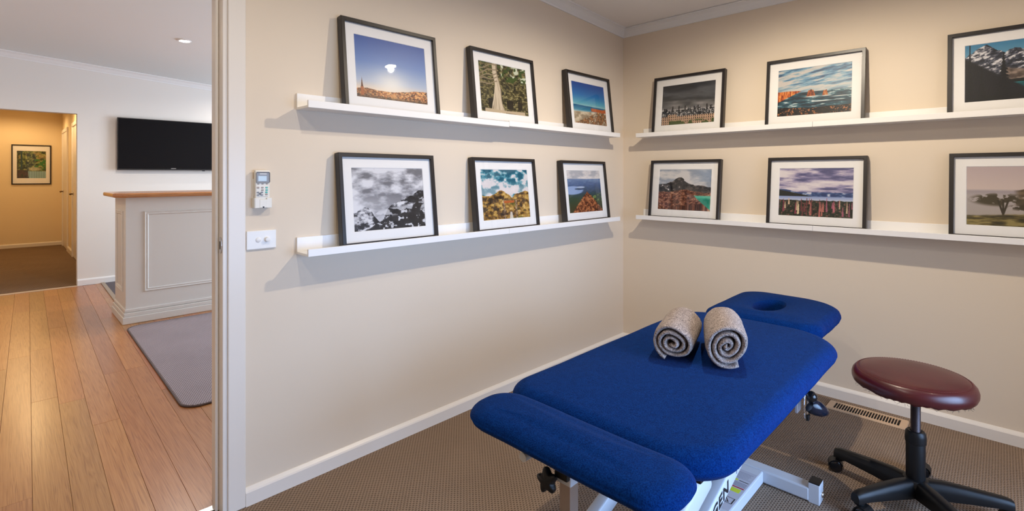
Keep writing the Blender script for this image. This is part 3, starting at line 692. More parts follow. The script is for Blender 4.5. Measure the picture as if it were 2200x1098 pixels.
def p_lake():
    im = grad(V, [(0, (62, 132, 176)), (.4, (130, 178, 198))])
    h = .30 - .26 * np.exp(-((U - .18) / .16) ** 2) - .16 * np.exp(-((U - .48) / .10) ** 2) - .10 * np.exp(-((U - .75) / .12) ** 2) + .09 * line(81, 24)
    n = noise(82, 18, 26, 5, .68, V_=np.clip(V + .3 * U, 0, 1)); im = over(im, below(h, .003), grad(n, [(.36, (26, 30, 40)), (.5, (70, 76, 92)), (.56, (120, 120, 130)), (.64, (226, 226, 230))]))
    im = over(im, sm(V - (.50 - .3 * abs(U - .62) + .08 * line(83, 10)), 0, .05) * (U > .35), grad(noise(84, 14, 20, 4), [(.3, (78, 66, 58)), (.65, (150, 132, 120))]))
    im = over(im, below(.66 + .03 * line(85, 8)) * sm(U, .34, .4), (16, 22, 18)); im = over(im, below(.71) * sm(U, .40, .44), grad(noise(86, 5, 14, 4), [(.35, (10, 84, 92)), (.6, (40, 150, 158)), (.75, (130, 170, 170))]))
    im = over(im, sm(V - (.22 + 1.05 * U), -.02, .04) * 1.0, (20, 22, 26)); im = over(im, below(.93 - .06 * U), (18, 20, 22))
    for x, t, w in ((.05, .02, .05), (.36, .20, .10), (.16, .42, .05)): im = tree(im, x, t, .96, w, (13, 16, 17), int(x * 100))
    return im
def p_crater():
    im = grad(noise(91, 4, 7, 5), [(.35, (160, 170, 186)), (.6, (224, 222, 222))]); im = over(im, sm(U, .6, 1) * (V < .3) * .35, (120, 150, 190))
    h = .36 - .16 * np.exp(-((U - .42) / .16) ** 2) - .02 * np.exp(-((U - .78) / .12) ** 2) + .16 * U * (U > .5) * .4 + .06 * line(92, 18)
    n = noise(93, 20, 20, 5, .66); im = over(im, below(h), grad(n, [(.3, (18, 18, 22)), (.5, (52, 48, 48)), (.68, (100, 88, 82))]))
    im = over(im, sm(n, .66, .7) * below(.30) * (U < .5) * (V < .52), (226, 226, 230))
    h2 = .56 + .05 * line(94, 9) - .06 * np.exp(-((U - .5) / .2) ** 2); b = noise(95, 24, 30, 5, .68, V_=np.clip(V + .2 * U, 0, 1))
    im = over(im, below(h2), grad(b, [(.3, (58, 30, 22)), (.48, (118, 70, 50)), (.6, (158, 104, 78)), (.74, (204, 162, 136))]))
    im = over(im, sm(U - (.68 + .95 * (V - .64) + .04 * line(96, 6)), 0, .02) * sm(V, .62, .65) * (V < .97), grad(noise(97, 6, 8, 4), [(.35, (26, 140, 116)), (.65, (96, 200, 172))]))
    return im
def p_lupins():
    im = grad(noise(101, 3, 14, 6, .58), [(.34, (92, 92, 134)), (.46, (150, 144, 182)), (.56, (206, 196, 214)), (.7, (236, 228, 232))])
    im = over(im, below(.50 - .06 * np.exp(-((U - .05) / .14) ** 2) + .03 * line(102, 12)), grad(noise(103, 16, 20, 4), [(.35, (44, 66, 116)), (.55, (84, 110, 160)), (.7, (208, 212, 228))]))
    im = over(im, ((V > .45 + .28 * U) & (V < .585) & (U < .5)).astype(float), (34, 40, 40)); im = over(im, below(.585), grad(V, [(.58, (136, 156, 208)), (.66, (196, 206, 232))]))
    im = over(im, below(.665 + .03 * line(104, 24)), grad(noise(105, 40, 30, 4, .7), [(.35, (18, 26, 22)), (.6, (52, 62, 46)), (.72, (150, 92, 88))]))
    r = random.Random(7)
    for k in range(34):
        x = r.random(); t = .60 + .2 * r.random(); w = .009 + .008 * r.random()
        c = r.choice([(206, 112, 128), (226, 190, 160), (150, 60, 84), (240, 216, 176), (178, 96, 120)]) if (x < .3 or x > .62) else r.choice([(120, 60, 64), (200, 120, 110)])
        hh = .12 + .16 * r.random(); hv = np.clip((V - t) / hh, 0, 1)
        im = over(im, ((abs(U - x) < w * (.3 + .8 * hv) * (.6 + .6 * noise(200 + k, 60, 50, 1))) & (V > t) & (V < t + hh)) * .9, c)
    return im
def p_coast():
    im = grad(V, [(0, (196, 178, 180)), (.38, (214, 196, 190)), (.42, (168, 158, 164)), (.5, (182, 172, 172)), (.8, (176, 166, 160))])
    h = .40 - .16 * sm(U, .45, .75) + .02 * line(111, 14); im = over(im, below(h, .006) * sm(U, .42, .5) * (V < .66), grad(noise(112, 14, 18, 4), [(.3, (66, 56, 44)), (.7, (116, 98, 76))]))
    im = over(im, ell(.70, .52, .19, .035) + ell(.78, .60, .20, .05), (202, 190, 186))
    im = over(im, sm(noise(113, 16, 16, 4), .40, .5) * ell(.30, .56, .24, .10, .3), (70, 62, 44)); im = over(im, sm(noise(116, 20, 20, 3), .45, .55) * ell(.56, .68, .16, .05, .4), (62, 54, 38))
    for s in (-1, 0, 1): im = over(im, (1 - sm(abs(U - .34 - s * .10 * np.clip(.80 - V, 0, 1) * 2), .007, .012)) * (V > .56) * (V < .82), (54, 46, 34))
    im = over(im, below(.84 - .10 * U + .03 * line(114, 8), .02), grad(noise(115, 10, 34, 5), [(.3, (52, 46, 24)), (.5, (98, 86, 46)), (.7, (150, 134, 80))])); return im
def p_garden():
    n = noise(121, 16, 16, 5, .68); im = grad(n, [(.3, (28, 34, 20)), (.45, (70, 84, 40)), (.6, (128, 140, 70)), (.75, (190, 186, 120))])
    im = over(im, (V < .3) * sm(noise(122, 9, 9, 4), .5, .6) * .6, (190, 160, 110)); im = over(im, sm(noise(123, 12, 12, 4), .48, .58) * (U > .6) * (V > .3) * (V < .75), (52, 120, 50))
    im = over(im, (abs(U - .16) < .03) * (V < .66), (40, 70, 60)); im = over(im, (abs(U - .04) < .012), (54, 44, 24))
    im = over(im, ell(.62, .66, .22, .07, .4) * .8, (196, 190, 160)); im = over(im, ((V > .74) & (U > .38 + .1 * (V - .74))), (150, 186, 190))
    im = over(im, ((V > .74) & (U > .38) & (((U * 12) % 1) < .12)) * .7, (70, 100, 104)); im = over(im, (V > .7) * (U < .38) * sm(n, .4, .5) * .8, (70, 40, 34)); return im

def print_mat(name, im):
    im = np.clip(im, 0, 255) / 255.0
    a = np.ones((PH, PW, 4), np.float32); a[..., :3] = im[::-1] * .93
    g = bpy.data.images.new(name, PW, PH); g.colorspace_settings.name = 'sRGB'
    g.pixels.foreach_set(a.ravel()); g.update(); g.pack()
    m = bpy.data.materials.new(name); m.use_nodes = True; nt = m.node_tree
    t = nt.nodes.new('ShaderNodeTexImage'); t.image = g; p = nt.nodes['Principled BSDF']
    uv = nt.nodes.new('ShaderNodeUVMap'); uv.uv_map = 'UVMap'; nt.links.new(uv.outputs[0], t.inputs[0])
    nt.links.new(t.outputs[0], p.inputs['Base Color']); p.inputs['Roughness'].default_value = .42; p.inputs['Specular IOR Level'].default_value = .35
    return m
# shared frame pieces, in the frame's own space: x across, z up, front towards -y, bottom edge of the back at the origin
FW, FH, FD = .512, .418, .034
def moulding(w, h, d, fw=.018):
    bm = B()
    prof = [(0, 0), (0, -d), (.0015, -d - .0015), (fw - .001, -d - .0015), (fw, -d), (fw, -d + .010), (fw - .004, -d + .010), (fw - .004, 0)]
    rings = [[bm.verts.new((x, y, z)) for x, z in ((-w / 2 + q, q), (w / 2 - q, q), (w / 2 - q, h - q), (-w / 2 + q, h - q))] for q, y in prof]
    k = len(rings)
    for a in range(k):
        r0, r1 = rings[a], rings[(a + 1) % k]
        for i in range(4): bm.faces.new((r0[i], r0[(i + 1) % 4], r1[(i + 1) % 4], r1[i]))
    return bm
def matboard(w, h, d, ow, oh, oz=0.0):
    bm = B(); y = -d + .0130
    o = [(-w / 2 + .014, .014), (w / 2 - .014, .014), (w / 2 - .014, h - .014), (-w / 2 + .014, h - .014)]
    c = h / 2 + oz; i_ = [(-ow / 2, c - oh / 2), (ow / 2, c - oh / 2), (ow / 2, c + oh / 2), (-ow / 2, c + oh / 2)]
    j_ = [(x * 1.0 - math.copysign(.0016, x), z - math.copysign(.0016, z - c)) for x, z in i_]
    R = [[bm.verts.new((x, yy, z)) for x, z in pts] for pts, yy in ((o, y), (i_, y), (j_, y + .0018))]
    for a, b in zip(R, R[1:]):
        for i in range(4): bm.faces.new((a[i], a[(i + 1) % 4], b[(i + 1) % 4], b[i]))
    return bm
def printquad(d, ow, oh, cz):
    bm = B(); uvl = bm.loops.layers.uv.new('UVMap'); y = -d + .0152
    v = [bm.verts.new((x, y, z)) for x, z in ((-ow / 2, cz - oh / 2), (ow / 2, cz - oh / 2), (ow / 2, cz + oh / 2), (-ow / 2, cz + oh / 2))]
    f = bm.faces.new(v)
    for l, uv in zip(f.loops, ((0, 0), (1, 0), (1, 1), (0, 1))): l[uvl].uv = uv
    return bm
SH = {}
def shared(key, fn, mt):
    if key not in SH:
        bm = fn(); bmesh.ops.recalc_face_normals(bm, faces=bm.faces)
        me = bpy.data.meshes.new(key); bm.to_mesh(me); bm.free(); me.materials.append(mt); SH[key] = me
    return SH[key]
def picture(loc, rotz, tilt, im, name, label, group, w=FW, h=FH, d=FD, ow=.384, oh=.288):
    t = thing('framed_picture', loc, label, 'picture', group, rot=(-tilt, 0, rotz))
    def link(nm, me): o = bpy.data.objects.new(nm, me); put(o, t); return o
    k = '%.3f_%.3f' % (w, h)
    link('frame', shared('frame' + k, lambda: moulding(w, h, d), BLACKW))
    link('mat_board', shared('mat_board' + k, lambda: matboard(w, h, d, ow, oh), MATB))
    def bk():
        bm = B(); box(bm, -w / 2 + .0145, w / 2 - .0145, -(d - .0170), -.001, .0145, h - .0145); return bm
    link('backing', shared('backing' + k, bk, BACK))
    def gl():
        bm = B(); v = [bm.verts.new((x, -d + .0110, z)) for x, z in ((-w / 2 + .0145, .0145), (w / 2 - .0145, .0145), (w / 2 - .0145, h - .0145), (-w / 2 + .0145, h - .0145))]; bm.faces.new(v); return bm
    link('glass', shared('glass' + k, gl, GLASS))
    bm = printquad(d, ow, oh, h / 2); me = bpy.data.meshes.new('print'); bm.normal_update(); bm.to_mesh(me); bm.free(); me.materials.append(print_mat(name, im)); link('print', me)
    return t
TILT = math.radians(6.3)
YB = -.0505        # how far out of the wall the back bottom edge stands on the ledge
GA = 'black framed landscape photographs on the ledges'
for cx, z, fn, nm, lb in (
    (-2.090, 1.5705, p_sunset, 'print_sunset_town', 'black framed photograph of a town with a church under a blue sunset sky'),
    (-1.345, 1.5752, p_roots, 'print_temple_roots', 'black framed photograph of pale tree roots over a stone temple'),
    (-.508, 1.5752, p_beach, 'print_beach_dunes', 'black framed photograph of a blue sea and rocky dunes under a deep blue sky'),
    (-2.102, .9682, p_bwpeaks, 'print_snowy_ridge', 'black framed black-and-white photograph of snowy rock ridges in cloud'),
    (-1.330, .9682, p_gate, 'print_track_gate', 'black framed photograph of ochre hills behind a gate with two posts and a sign'),
    (-.560, .9682, p_ridge, 'print_ridge_lake', 'black framed photograph of a brown ridge above blue lakes and hills')):
    picture((cx, YB, z), 0, TILT, fn(), nm, lb, GA)
for cy, z, fn, nm, lb in (
    (-.543, 1.5772, p_roofs, 'print_city_roofs', 'black framed photograph of a cream city facade with grey roofs under dark cloud'),
    (-1.313, 1.5772, p_stacks, 'print_sea_stacks', 'black framed photograph of orange sea cliffs and two rock stacks'),
    (-2.166, 1.5772, p_lake, 'print_mountain_lake', 'black framed photograph of snowy mountains, dark firs and a turquoise lake'),
    (-.516, .9772, p_crater, 'print_crater', 'black framed photograph of a red-brown volcanic slope with a green crater lake'),
    (-1.320, .9772, p_lupins, 'print_lupins', 'black framed photograph of a lake with pink lupins under violet clouds'),
    (-2.172, .9772, p_coast, 'print_misty_coast', 'black framed photograph of a misty coast with a spreading tree and olive grass')):
    picture((YB, cy, z), -PI / 2, TILT, fn(), nm, lb, GA)
picture((-2.995, YH, 1.13), 0, 0, p_garden(), 'print_garden_path', 'thin black framed garden picture hanging on the end wall of the hall', None, w=.522, h=.716, d=.022, ow=.385, oh=.495)

# ------------------------------------------------------------------ floor vent
vt = thing('floor_vent', (-.118, -1.583, 0), 'beige slotted metal floor vent set in the carpet by the skirting board', 'vent', rot=(0, 0, 0))
vx0, vx1, vy0, vy1 = -.190, -.070, -1.762, -1.405
sx0, sx1, sy0, sy1 = -.172, -.088, -1.730, -1.438
bm = B()
ro = [[(x, y) for x, y in rrect(vx0 + d, vx1 - d, vy0 + d, vy1 - d, .008, 3)] for d in (0, .003)]
lo = [bm.verts.new((x, y, .0005)) for x, y in ro[0]]; hi = [bm.verts.new((x, y, .0065)) for x, y in ro[1]]
n = len(lo)
for i in range(n): bm.faces.new((lo[i], lo[(i + 1) % n], hi[(i + 1) % n], hi[i]))
inn = [bm.verts.new(p) for p in ((sx1, sy1, .0065), (sx0, sy1, .0065), (sx0, sy0, .0065), (sx1, sy0, .0065))]
q = n // 4
for c in range(4):
    for k in range(q - 1): bm.faces.new((hi[c * q + k], hi[c * q + k + 1], inn[c]))
    bm.faces.new((hi[c * q + q - 1], hi[(c * q + q) % n], inn[(c + 1) % 4], inn[c]))
low = [bm.verts.new((v.co.x, v.co.y, .0008)) for v in inn]
for i in range(4): bm.faces.new((inn[i], inn[(i + 1) % 4], low[(i + 1) % 4], low[i]))
mesh('flange', bm, VENTM, vt)
bm = B(); box(bm, sx0, sx1, sy0, sy1, .0006, .0012); mesh('duct_shade', bm, DARK, vt)  # black sheet stands in for the shade below the slats
NS = 24
for k in range(1, NS):
    y = sy0 + (sy1 - sy0) * k / NS
    bm = B(); box(bm, sx0, sx1, y - .0019, y + .0019, .0046, .0063); mesh('slat', bm, VENTM, vt)
bm = B(); box(bm, -.118 - .002, -.118 + .002, sy0, sy1, .0013, .0026); mesh('damper_rod', bm, mat('damper_brown', (.10, .05, .03), .6), vt)

# ------------------------------------------------------------------ treatment couch
tb = thing('treatment_couch', (-1.55, -1.33, 0), 'electric treatment couch with royal-blue terry covers on a white steel lifting frame', 'treatment couch')
def rpts(x0, x1, y0, y1, r, n=12, m=18):
    """rounded rectangle with matched vertex counts"""
    r4 = [min(max(q, .002), (x1 - x0) / 2 - .002, (y1 - y0) / 2 - .002) for q in (r if hasattr(r, '__len__') else (r,) * 4)]; p = []
    cs = ((x1 - r4[0], y1 - r4[0], 0), (x0 + r4[1], y1 - r4[1], 90), (x0 + r4[2], y0 + r4[2], 180), (x1 - r4[3], y0 + r4[3], 270))
    for c in range(4):
        cx, cy, a0 = cs[c]; r = r4[c]
        arc = [(cx + r * math.cos(math.radians(a0 + 90 * k / n)), cy + r * math.sin(math.radians(a0 + 90 * k / n))) for k in range(n + 1)]
        p += arc
        nx, ny, na = cs[(c + 1) % 4]; r2 = r4[(c + 1) % 4]; e = (nx + r2 * math.cos(math.radians(na)), ny + r2 * math.sin(math.radians(na)))
        for k in range(1, m): t = k / m; p.append((arc[-1][0] * (1 - t) + e[0] * t, arc[-1][1] * (1 - t) + e[1] * t))
    return p
def cushion(name, x0, x1, y0, y1, zt, th, r, soft, hole=None, disp=None, label=None):
    bm = B(); cx, cy = (x0 + x1) / 2, (y0 + y1) / 2; rings = []
    r = r if hasattr(r, '__len__') else (r,) * 4
    prof = [(.060, -th), (.032, -th * .985), (.017, -th * .90), (.006, -th * .75), (0, -th * .56)]
    for k in range(9):
        a = PI / 2 * k / 8; prof.append((soft * (1 - math.cos(a)), -th * .56 + (th * .56 - .008) * math.sin(a)))
    mx = min(x1 - x0, y1 - y0) / 2
    for d, z in prof:
        rings.append([(x, y, zt + z) for x, y in rpts(x0 + d, x1 - d, y0 + d, y1 - d, [max(q - d * .6, .01) for q in r])])
    last = rpts(x0 + soft, x1 - soft, y0 + soft, y1 - soft, [max(q - soft * .6, .01) for q in r])
    if hole:
        hx, hy, ha, hb = hole
        hp = []
        for x, y in last:
            a = math.atan2((y - hy) / hb, (x - hx) / ha); hp.append((hx + ha * math.cos(a), hy + hb * math.sin(a)))
        for t in (.25, .5, .75, .9, 1.0):
            rings.append([(lx + (px - lx) * t, ly + (py - ly) * t, zt - .008 + .008 * math.sin(PI * min(t, .9)) - (.004 if t == 1 else 0)) for (lx, ly), (px, py) in zip(last, hp)])
        for s, dz in ((.97, .010), (.95, .030), (.93, .06), (.92, .088)):
            rings.append([(hx + (px - hx) * s, hy + (py - hy) * s, zt - dz) for px, py in hp])
    else:
        for t in (.2, .4, .6, .8, .93):
            rings.append([(lx + (cx - lx) * t if (x1 - x0) > (y1 - y0) * 0 else lx, ly + (cy - ly) * t, zt - .008 * (1 - t) ** 2) for lx, ly in last])
    R = []
    for k, rg in enumerate(rings):
        row = []
        for x, y, z in rg:
            if disp: dx, dy, dz = disp(x, y, z); x += dx; y += dy; z += dz
            row.append(bm.verts.new((x, y, z)))
        R.append(row)
    n = len(R[0])
    for a, b in zip(R, R[1:]):
        for i in range(n): bm.faces.new((a[i], a[(i + 1) % n], b[(i + 1) % n], b[i]))
    bm.faces.new(R[0][::-1])
    bm.faces.new(R[-1])
    o = mesh(name, bm, BLUE, tb, smooth=True, ang=None)
    if label: o['label'] = label
    return o
from mathutils import noise as mn
def wr(x, y, z, a=.0018, f=7):
    v = Vector((x * f, y * f, z * f)); return (mn.noise(v) * a, mn.noise(v + Vector((9, 3, 1))) * a, mn.noise(v * .6 + Vector((2, 7, 5))) * a)
def wfoot(x, y, z):
    dx, dy, dz = wr(x, y, z, .003)
    d = max(0, (.60 - z)) / .06
    if x < -2.38: k = mn.noise(Vector((y * 55, z * 16, 0))) * .0045 * min(d, 1); dx -= k; dz += k * .4
    return dx, dy, dz
def whead(x, y, z):
    dx, dy, dz = wr(x, y, z, .003)
    if y < -1.50 and z < .62: dy += mn.noise(Vector((x * 60, z * 14, 3))) * .004
    if y > -1.1 and z < .62: dy += mn.noise(Vector((x * 50, z * 14, 8))) * .003
    return dx, dy, dz
cushion('foot_cushion', -2.463, -2.262, -1.638, -.985, .634, .070, .085, .056, disp=wfoot)
cushion('main_cushion', -2.272, -.942, -1.655, -.962, .632, .088, (.16, .10, .15, .21), .050, disp=wr)
cushion('head_cushion', -.930, -.318, -1.545, -1.028, .636, .095, (.12, .06, .08, .20), .048, hole=(-.655, -1.262, .145, .070), disp=whead, label='head cushion with an oval face hole')
bm = B(); lathe(bm, [(0, 0), (1, 0), (1, .002), (0, .002)], n=40, M=Matrix.Translation((-.655, -1.262, .556)) @ Matrix.Diagonal((.134, .064, 1, 1)))
mesh('face_hole_shade', bm, DARK, tb)  # black disc stands in for the shade inside the face hole
# boards and upper frame
def pbox(name, x0, x1, y0, y1, z0, z1, m, bev=.003, par=tb, lab=None):
    bm = B(); box(bm, x0, x1, y0, y1, z0, z1, bev, seg=2); o = mesh(name, bm, m, par)
    if lab: o['label'] = lab
    return o
pbox('base_board', -2.418, -2.29, -1.58, -1.05, .549, .566, BLKP)
pbox('base_board', -2.16, -.99, -1.57, -1.05, .508, .530, BLKP)
pbox('base_board', -.87, -.48, -1.43, -1.14, .516, .538, BLKP)
for y in (-1.50, -1.19): pbox('upper_rail', -2.18, -1.00, y - .02, y + .02, .463, .508, WHM)
for x in (-2.16, -1.02): pbox('cross_rail', x - .02, x + .02, -1.50, -1.19, .463, .505, WHM)
for y in (-1.42, -1.24): pbox('head_rail', -1.02, -.45, y - .012, y + .012, .478, .508, BLKP)
# base: two long plates, cross members, foot blocks
for y0_, y1_, n_ in ((-1.398, -1.275, 'base_plate'), (-1.235, -1.205, 'base_rail')): pbox(n_, -2.10, -1.165, y0_, y1_, .004, .054, WHM, .005)
pbox('cross_member', -1.165, -1.105, -1.566, -1.094, .004, .056, WHM, .006)
pbox('cross_member', -2.160, -2.100, -1.566, -1.094, .004, .056, WHM, .006)
for x in (-1.163, -2.165):
    for y in (-1.602, -1.102):
        fb = pbox('foot_block', x, x + .058, y, y + .040, 0.0, .078, WHM, .003)
        pbox('end_cap', x + .001, x + .057, y + .001, y + .039, .077, .081, BLKP, .001, par=fb)
        bm = B(); lathe(bm, [(0, .005), (.008, .004), (.011, 0), (.011, -.003)], M=Matrix.Translation((x + .040, y - .001 if y < -1.3 else y + .041, .028)) @ Matrix.Rotation(PI / 2 if y < -1.3 else -PI / 2, 4, 'X'), n=16)
        mesh('bolt', bm, STEEL, fb, smooth=True)
# lifting arms (parallelogram): slope up towards the head end
def arm(y, nm='lifting_arm', w=.020, h=.030, x0=-2.14, z0=.135, x1=-1.16, z1=.462, bow=.0):
    bm = B(); sl_ = math.atan2(z1 - z0, x1 - x0); L_ = math.hypot(x1 - x0, z1 - z0)
    box(bm, -.02, L_ + .02, -w, w, -h, h, .007, M=Matrix.Translation((x0, y, z0)) @ Matrix.Rotation(-sl_, 4, 'Y'), seg=3)
    return mesh(nm, bm, WHM, tb, smooth=True, ang=30), sl_
a1, sl1 = arm(-1.450)
arm(-1.16)
arm(-1.372, 'inner_lifting_arm', w=.020, h=.020, x0=-2.10, x1=-1.50, z0=.16, z1=.40)
def bracket(x, y, z):
    bm = B(); cyl(bm, (x, y - .03, z), (x, y + .03, z), .018, n=18); mesh('pivot_pin', bm, STEEL, tb, smooth=True)
for y in (-1.45, -1.16): bracket(-2.13, y, .135); bracket(-1.17, y, .462)
for y in (-1.45, -1.16): pbox('pivot_post', -2.150, -2.110, y - .026, y + .026, .05, .15, WHM)
for y in (-1.475, -1.185): pbox('pivot_hanger', -1.19, -1.15, y - .012, y + .012, .43, .49, WHM)
# motor
bm = B(); cyl(bm, (-2.06, -1.30, .12), (-1.45, -1.30, .40), .028, n=20); mesh('actuator', bm, WHM, tb, smooth=True)
bm = B(); box(bm, -.10, .10, -.042, .042, -.036, .036, .014, M=Matrix.Translation((-2.045, -1.470, .385)) @ Matrix.Rotation(-.33, 4, 'Y') @ Matrix.Translation((0, 0, 0)), seg=3)
mb = mesh('motor_housing', bm, WHM, tb, smooth=True, ang=30)
# lettering along the arm
TM = Matrix.Translation((-2.14 + 1.55, -1.4706 + 1.33, .135)) @ Matrix.Rotation(-sl1, 4, 'Y') @ Matrix.Rotation(PI / 2, 4, 'X')
text_part('arm_lettering', 'ATHLEGEN', .052, TM @ Matrix.Translation((.088, -.018, 0)), INK, tb, shear=.25, space=1.12, fitw=.355, bold=.0012)
text_part('arm_lettering', 'A', .040, TM @ Matrix.Translation((.505, -.014, 0)), GREYI, tb)
text_part('arm_lettering', 'ATHLEGEN', .022, TM @ Matrix.Translation((.545, -.006, 0)), GREYI, tb, shear=.25)
# label on the base plate
ZL = .0545
lb = pbox('rating_label', -1.52, -1.215, -1.392, -1.285, .0538, .0546, mat('label_grey', (.50, .51, .58), .45), .0002, lab='grey printed rating label on the base plate')
def ink(x0, x1, y0, y1, m, nm='print_line'): 
    bm = B(); box(bm, x0, x1, y0, y1, ZL, ZL + .0004); mesh(nm, bm, m, lb)
rr_ = random.Random(3)
for k in range(6): ink(-1.235 - .009 * k - .0016, -1.235 - .009 * k, -1.387 + .02 * rr_.random(), -1.29, GREYI)
ink(-1.305, -1.294, -1.345, -1.295, LIME, 'lime_patch'); ink(-1.303, -1.299, -1.386, -1.350, INK)
for k in range(4): ink(-1.315 - .008 * k - .003, -1.315 - .008 * k, -1.386, -1.30, GREYI)
ink(-1.356, -1.349, -1.386, -1.30, REDI, 'red_line'); ink(-1.390, -1.362, -1.380, -1.325, LIME, 'lime_patch')
bm = B(); zz = ZL + .0002
def fl_ring(bm, pts, w):
    c = Vector((sum(p[0] for p in pts) / len(pts), sum(p[1] for p in pts) / len(pts), zz))
    o_ = [bm.verts.new((x, y, zz + .0003)) for x, y in pts]; i_ = [bm.verts.new(c + (Vector((x, y, zz)) - c) * (1 - w) + Vector((0, 0, .0003))) for x, y in pts]
    for k in range(len(pts)): bm.faces.new((o_[k], o_[(k + 1) % len(pts)], i_[(k + 1) % len(pts)], i_[k]))
fl_ring(bm, [(-1.475, -1.385), (-1.435, -1.385), (-1.435, -1.325), (-1.475, -1.325)], .12)
fl_ring(bm, [(-1.442, -1.355), (-1.468, -1.338), (-1.468, -1.372)], .3)
mesh('warning_symbol', bm, INK, lb)
# foot-end support: sleeve, square post, star knob, round bar
pbox('post_sleeve', -2.408, -2.362, -1.352, -1.306, .515, .555, WHM, .003)
pbox('support_post', -2.402, -2.368, -1.346, -1.312, .02, .515, mat('zinc_post', (.46, .40, .36), .3, .9), .002)
pbox('post_foot', -2.42, -2.35, -1.355, -1.285, 0, .02, BLKP, .005)
bm = B()
def star(i, r, z): return 0
ns = 35
pr_ = [(.010, -.004), (.013, .008), (.024, .012), (.026, .024), (.020, .030), (0, .031)]
rings = []
for r_, z_ in pr_:
    if r_ == 0: rings.append([bm.verts.new((0, 0, z_))]); continue
    rings.append([bm.verts.new(((r_ * (1 + (.22 * math.cos(5 * 2 * PI * i / ns) if r_ > .015 else 0))) * math.cos(2 * PI * i / ns), (r_ * (1 + (.22 * math.cos(5 * 2 * PI * i / ns) if r_ > .015 else 0))) * math.sin(2 * PI * i / ns), z_)) for i in range(ns)])
for a, b in zip(rings, rings[1:]):
    for i in range(ns):
        if len(b) == 1: bm.faces.new((a[i], a[(i + 1) % ns], b[0]))
        else: bm.faces.new((a[i], a[(i + 1) % ns], b[(i + 1) % ns], b[i]))
bmesh.ops.transform(bm, matrix=Matrix.Translation((-2.412, -1.297, .518)) @ Matrix.Rotation(-PI / 2 + .2, 4, 'Y') @ Matrix.Rotation(.3, 4, 'Z'), verts=bm.verts)
mesh('star_knob', bm, BLKP, tb, smooth=True)
pbox('foot_frame_rail', -2.42, -2.26, -1.35, -1.31, .532, .552, BLKP)
bm = B(); cyl(bm, (-2.418, -1.200, .536), (-2.31, -1.200, .536), .0120, n=20); mesh('round_bar', bm, mat('bar_end', (.62, .64, .66), .35), tb, smooth=True)
# head-end adjuster: plate, chrome loop, black ball, black hand grip
AX, AY, AZ = -1.205, -1.560, .392
ad = pbox('adjuster_plate', AX - .045, AX + .01, AY + .012, AY + .022, AZ - .02, AZ + .09, mat('plate_grey', (.42, .40, .42), .35, .5), .002)
bm = B(); tube(bm, [(AX - .012 + .022 * math.cos(t), AY - .010, AZ + .005 + .048 * math.sin(t)) for t in [2 * PI * k / 24 for k in range(24)]], .0035, 8, closed=True); mesh('chrome_loop', bm, CHROME, ad, smooth=True)
bm = B(); lathe(bm, [(0, -.022), (.0115, -.019), (.020, -.009), (.022, 0), (.020, .009), (.0115, .019), (0, .022)], c=(AX - .004, AY - .024, AZ + .044), n=24); mesh('ball_knob', bm, BLKG, ad, smooth=True, ang=None)
bm = B(); tube(bm, [(AX - .01, AY, AZ + .03), (AX + .012, AY - .03, AZ + .045)], .005, 8); tube(bm, [(AX - .02, AY - .003, AZ + .06), (AX + .025, AY - .006, AZ + .088)], .004, 8); mesh('chrome_lever', bm, CHROME, ad, smooth=True)
bm = B(); lathe(bm, [(0, -.008), (.006, -.006), (.008, 0), (.006, .006), (0, .008)], c=(AX + .028, AY - .006, AZ + .092), n=16); mesh('chrome_tip', bm, CHROME, ad, smooth=True)
bm = B(); lathe(bm, [(0, -.006), (.026, -.003), (.030, .008), (.030, .030), (.024, .056), (.014, .074), (0, .080)], M=Matrix.Translation((AX + .010, AY - .014, AZ + .006)) @ Vector((.62, -.62, -.42)).to_track_quat('Z', 'Y').to_matrix().to_4x4(), n=24); mesh('hand_grip', bm, mat('grip_navy_black', (.006, .010, .022), .18), ad, smooth=True)
bm = B(); box(bm, AX - .010, AX + .012, AY - .018, AY - .006, AZ - .052, AZ - .030, .002); mesh('catch', bm, BLKP, ad)

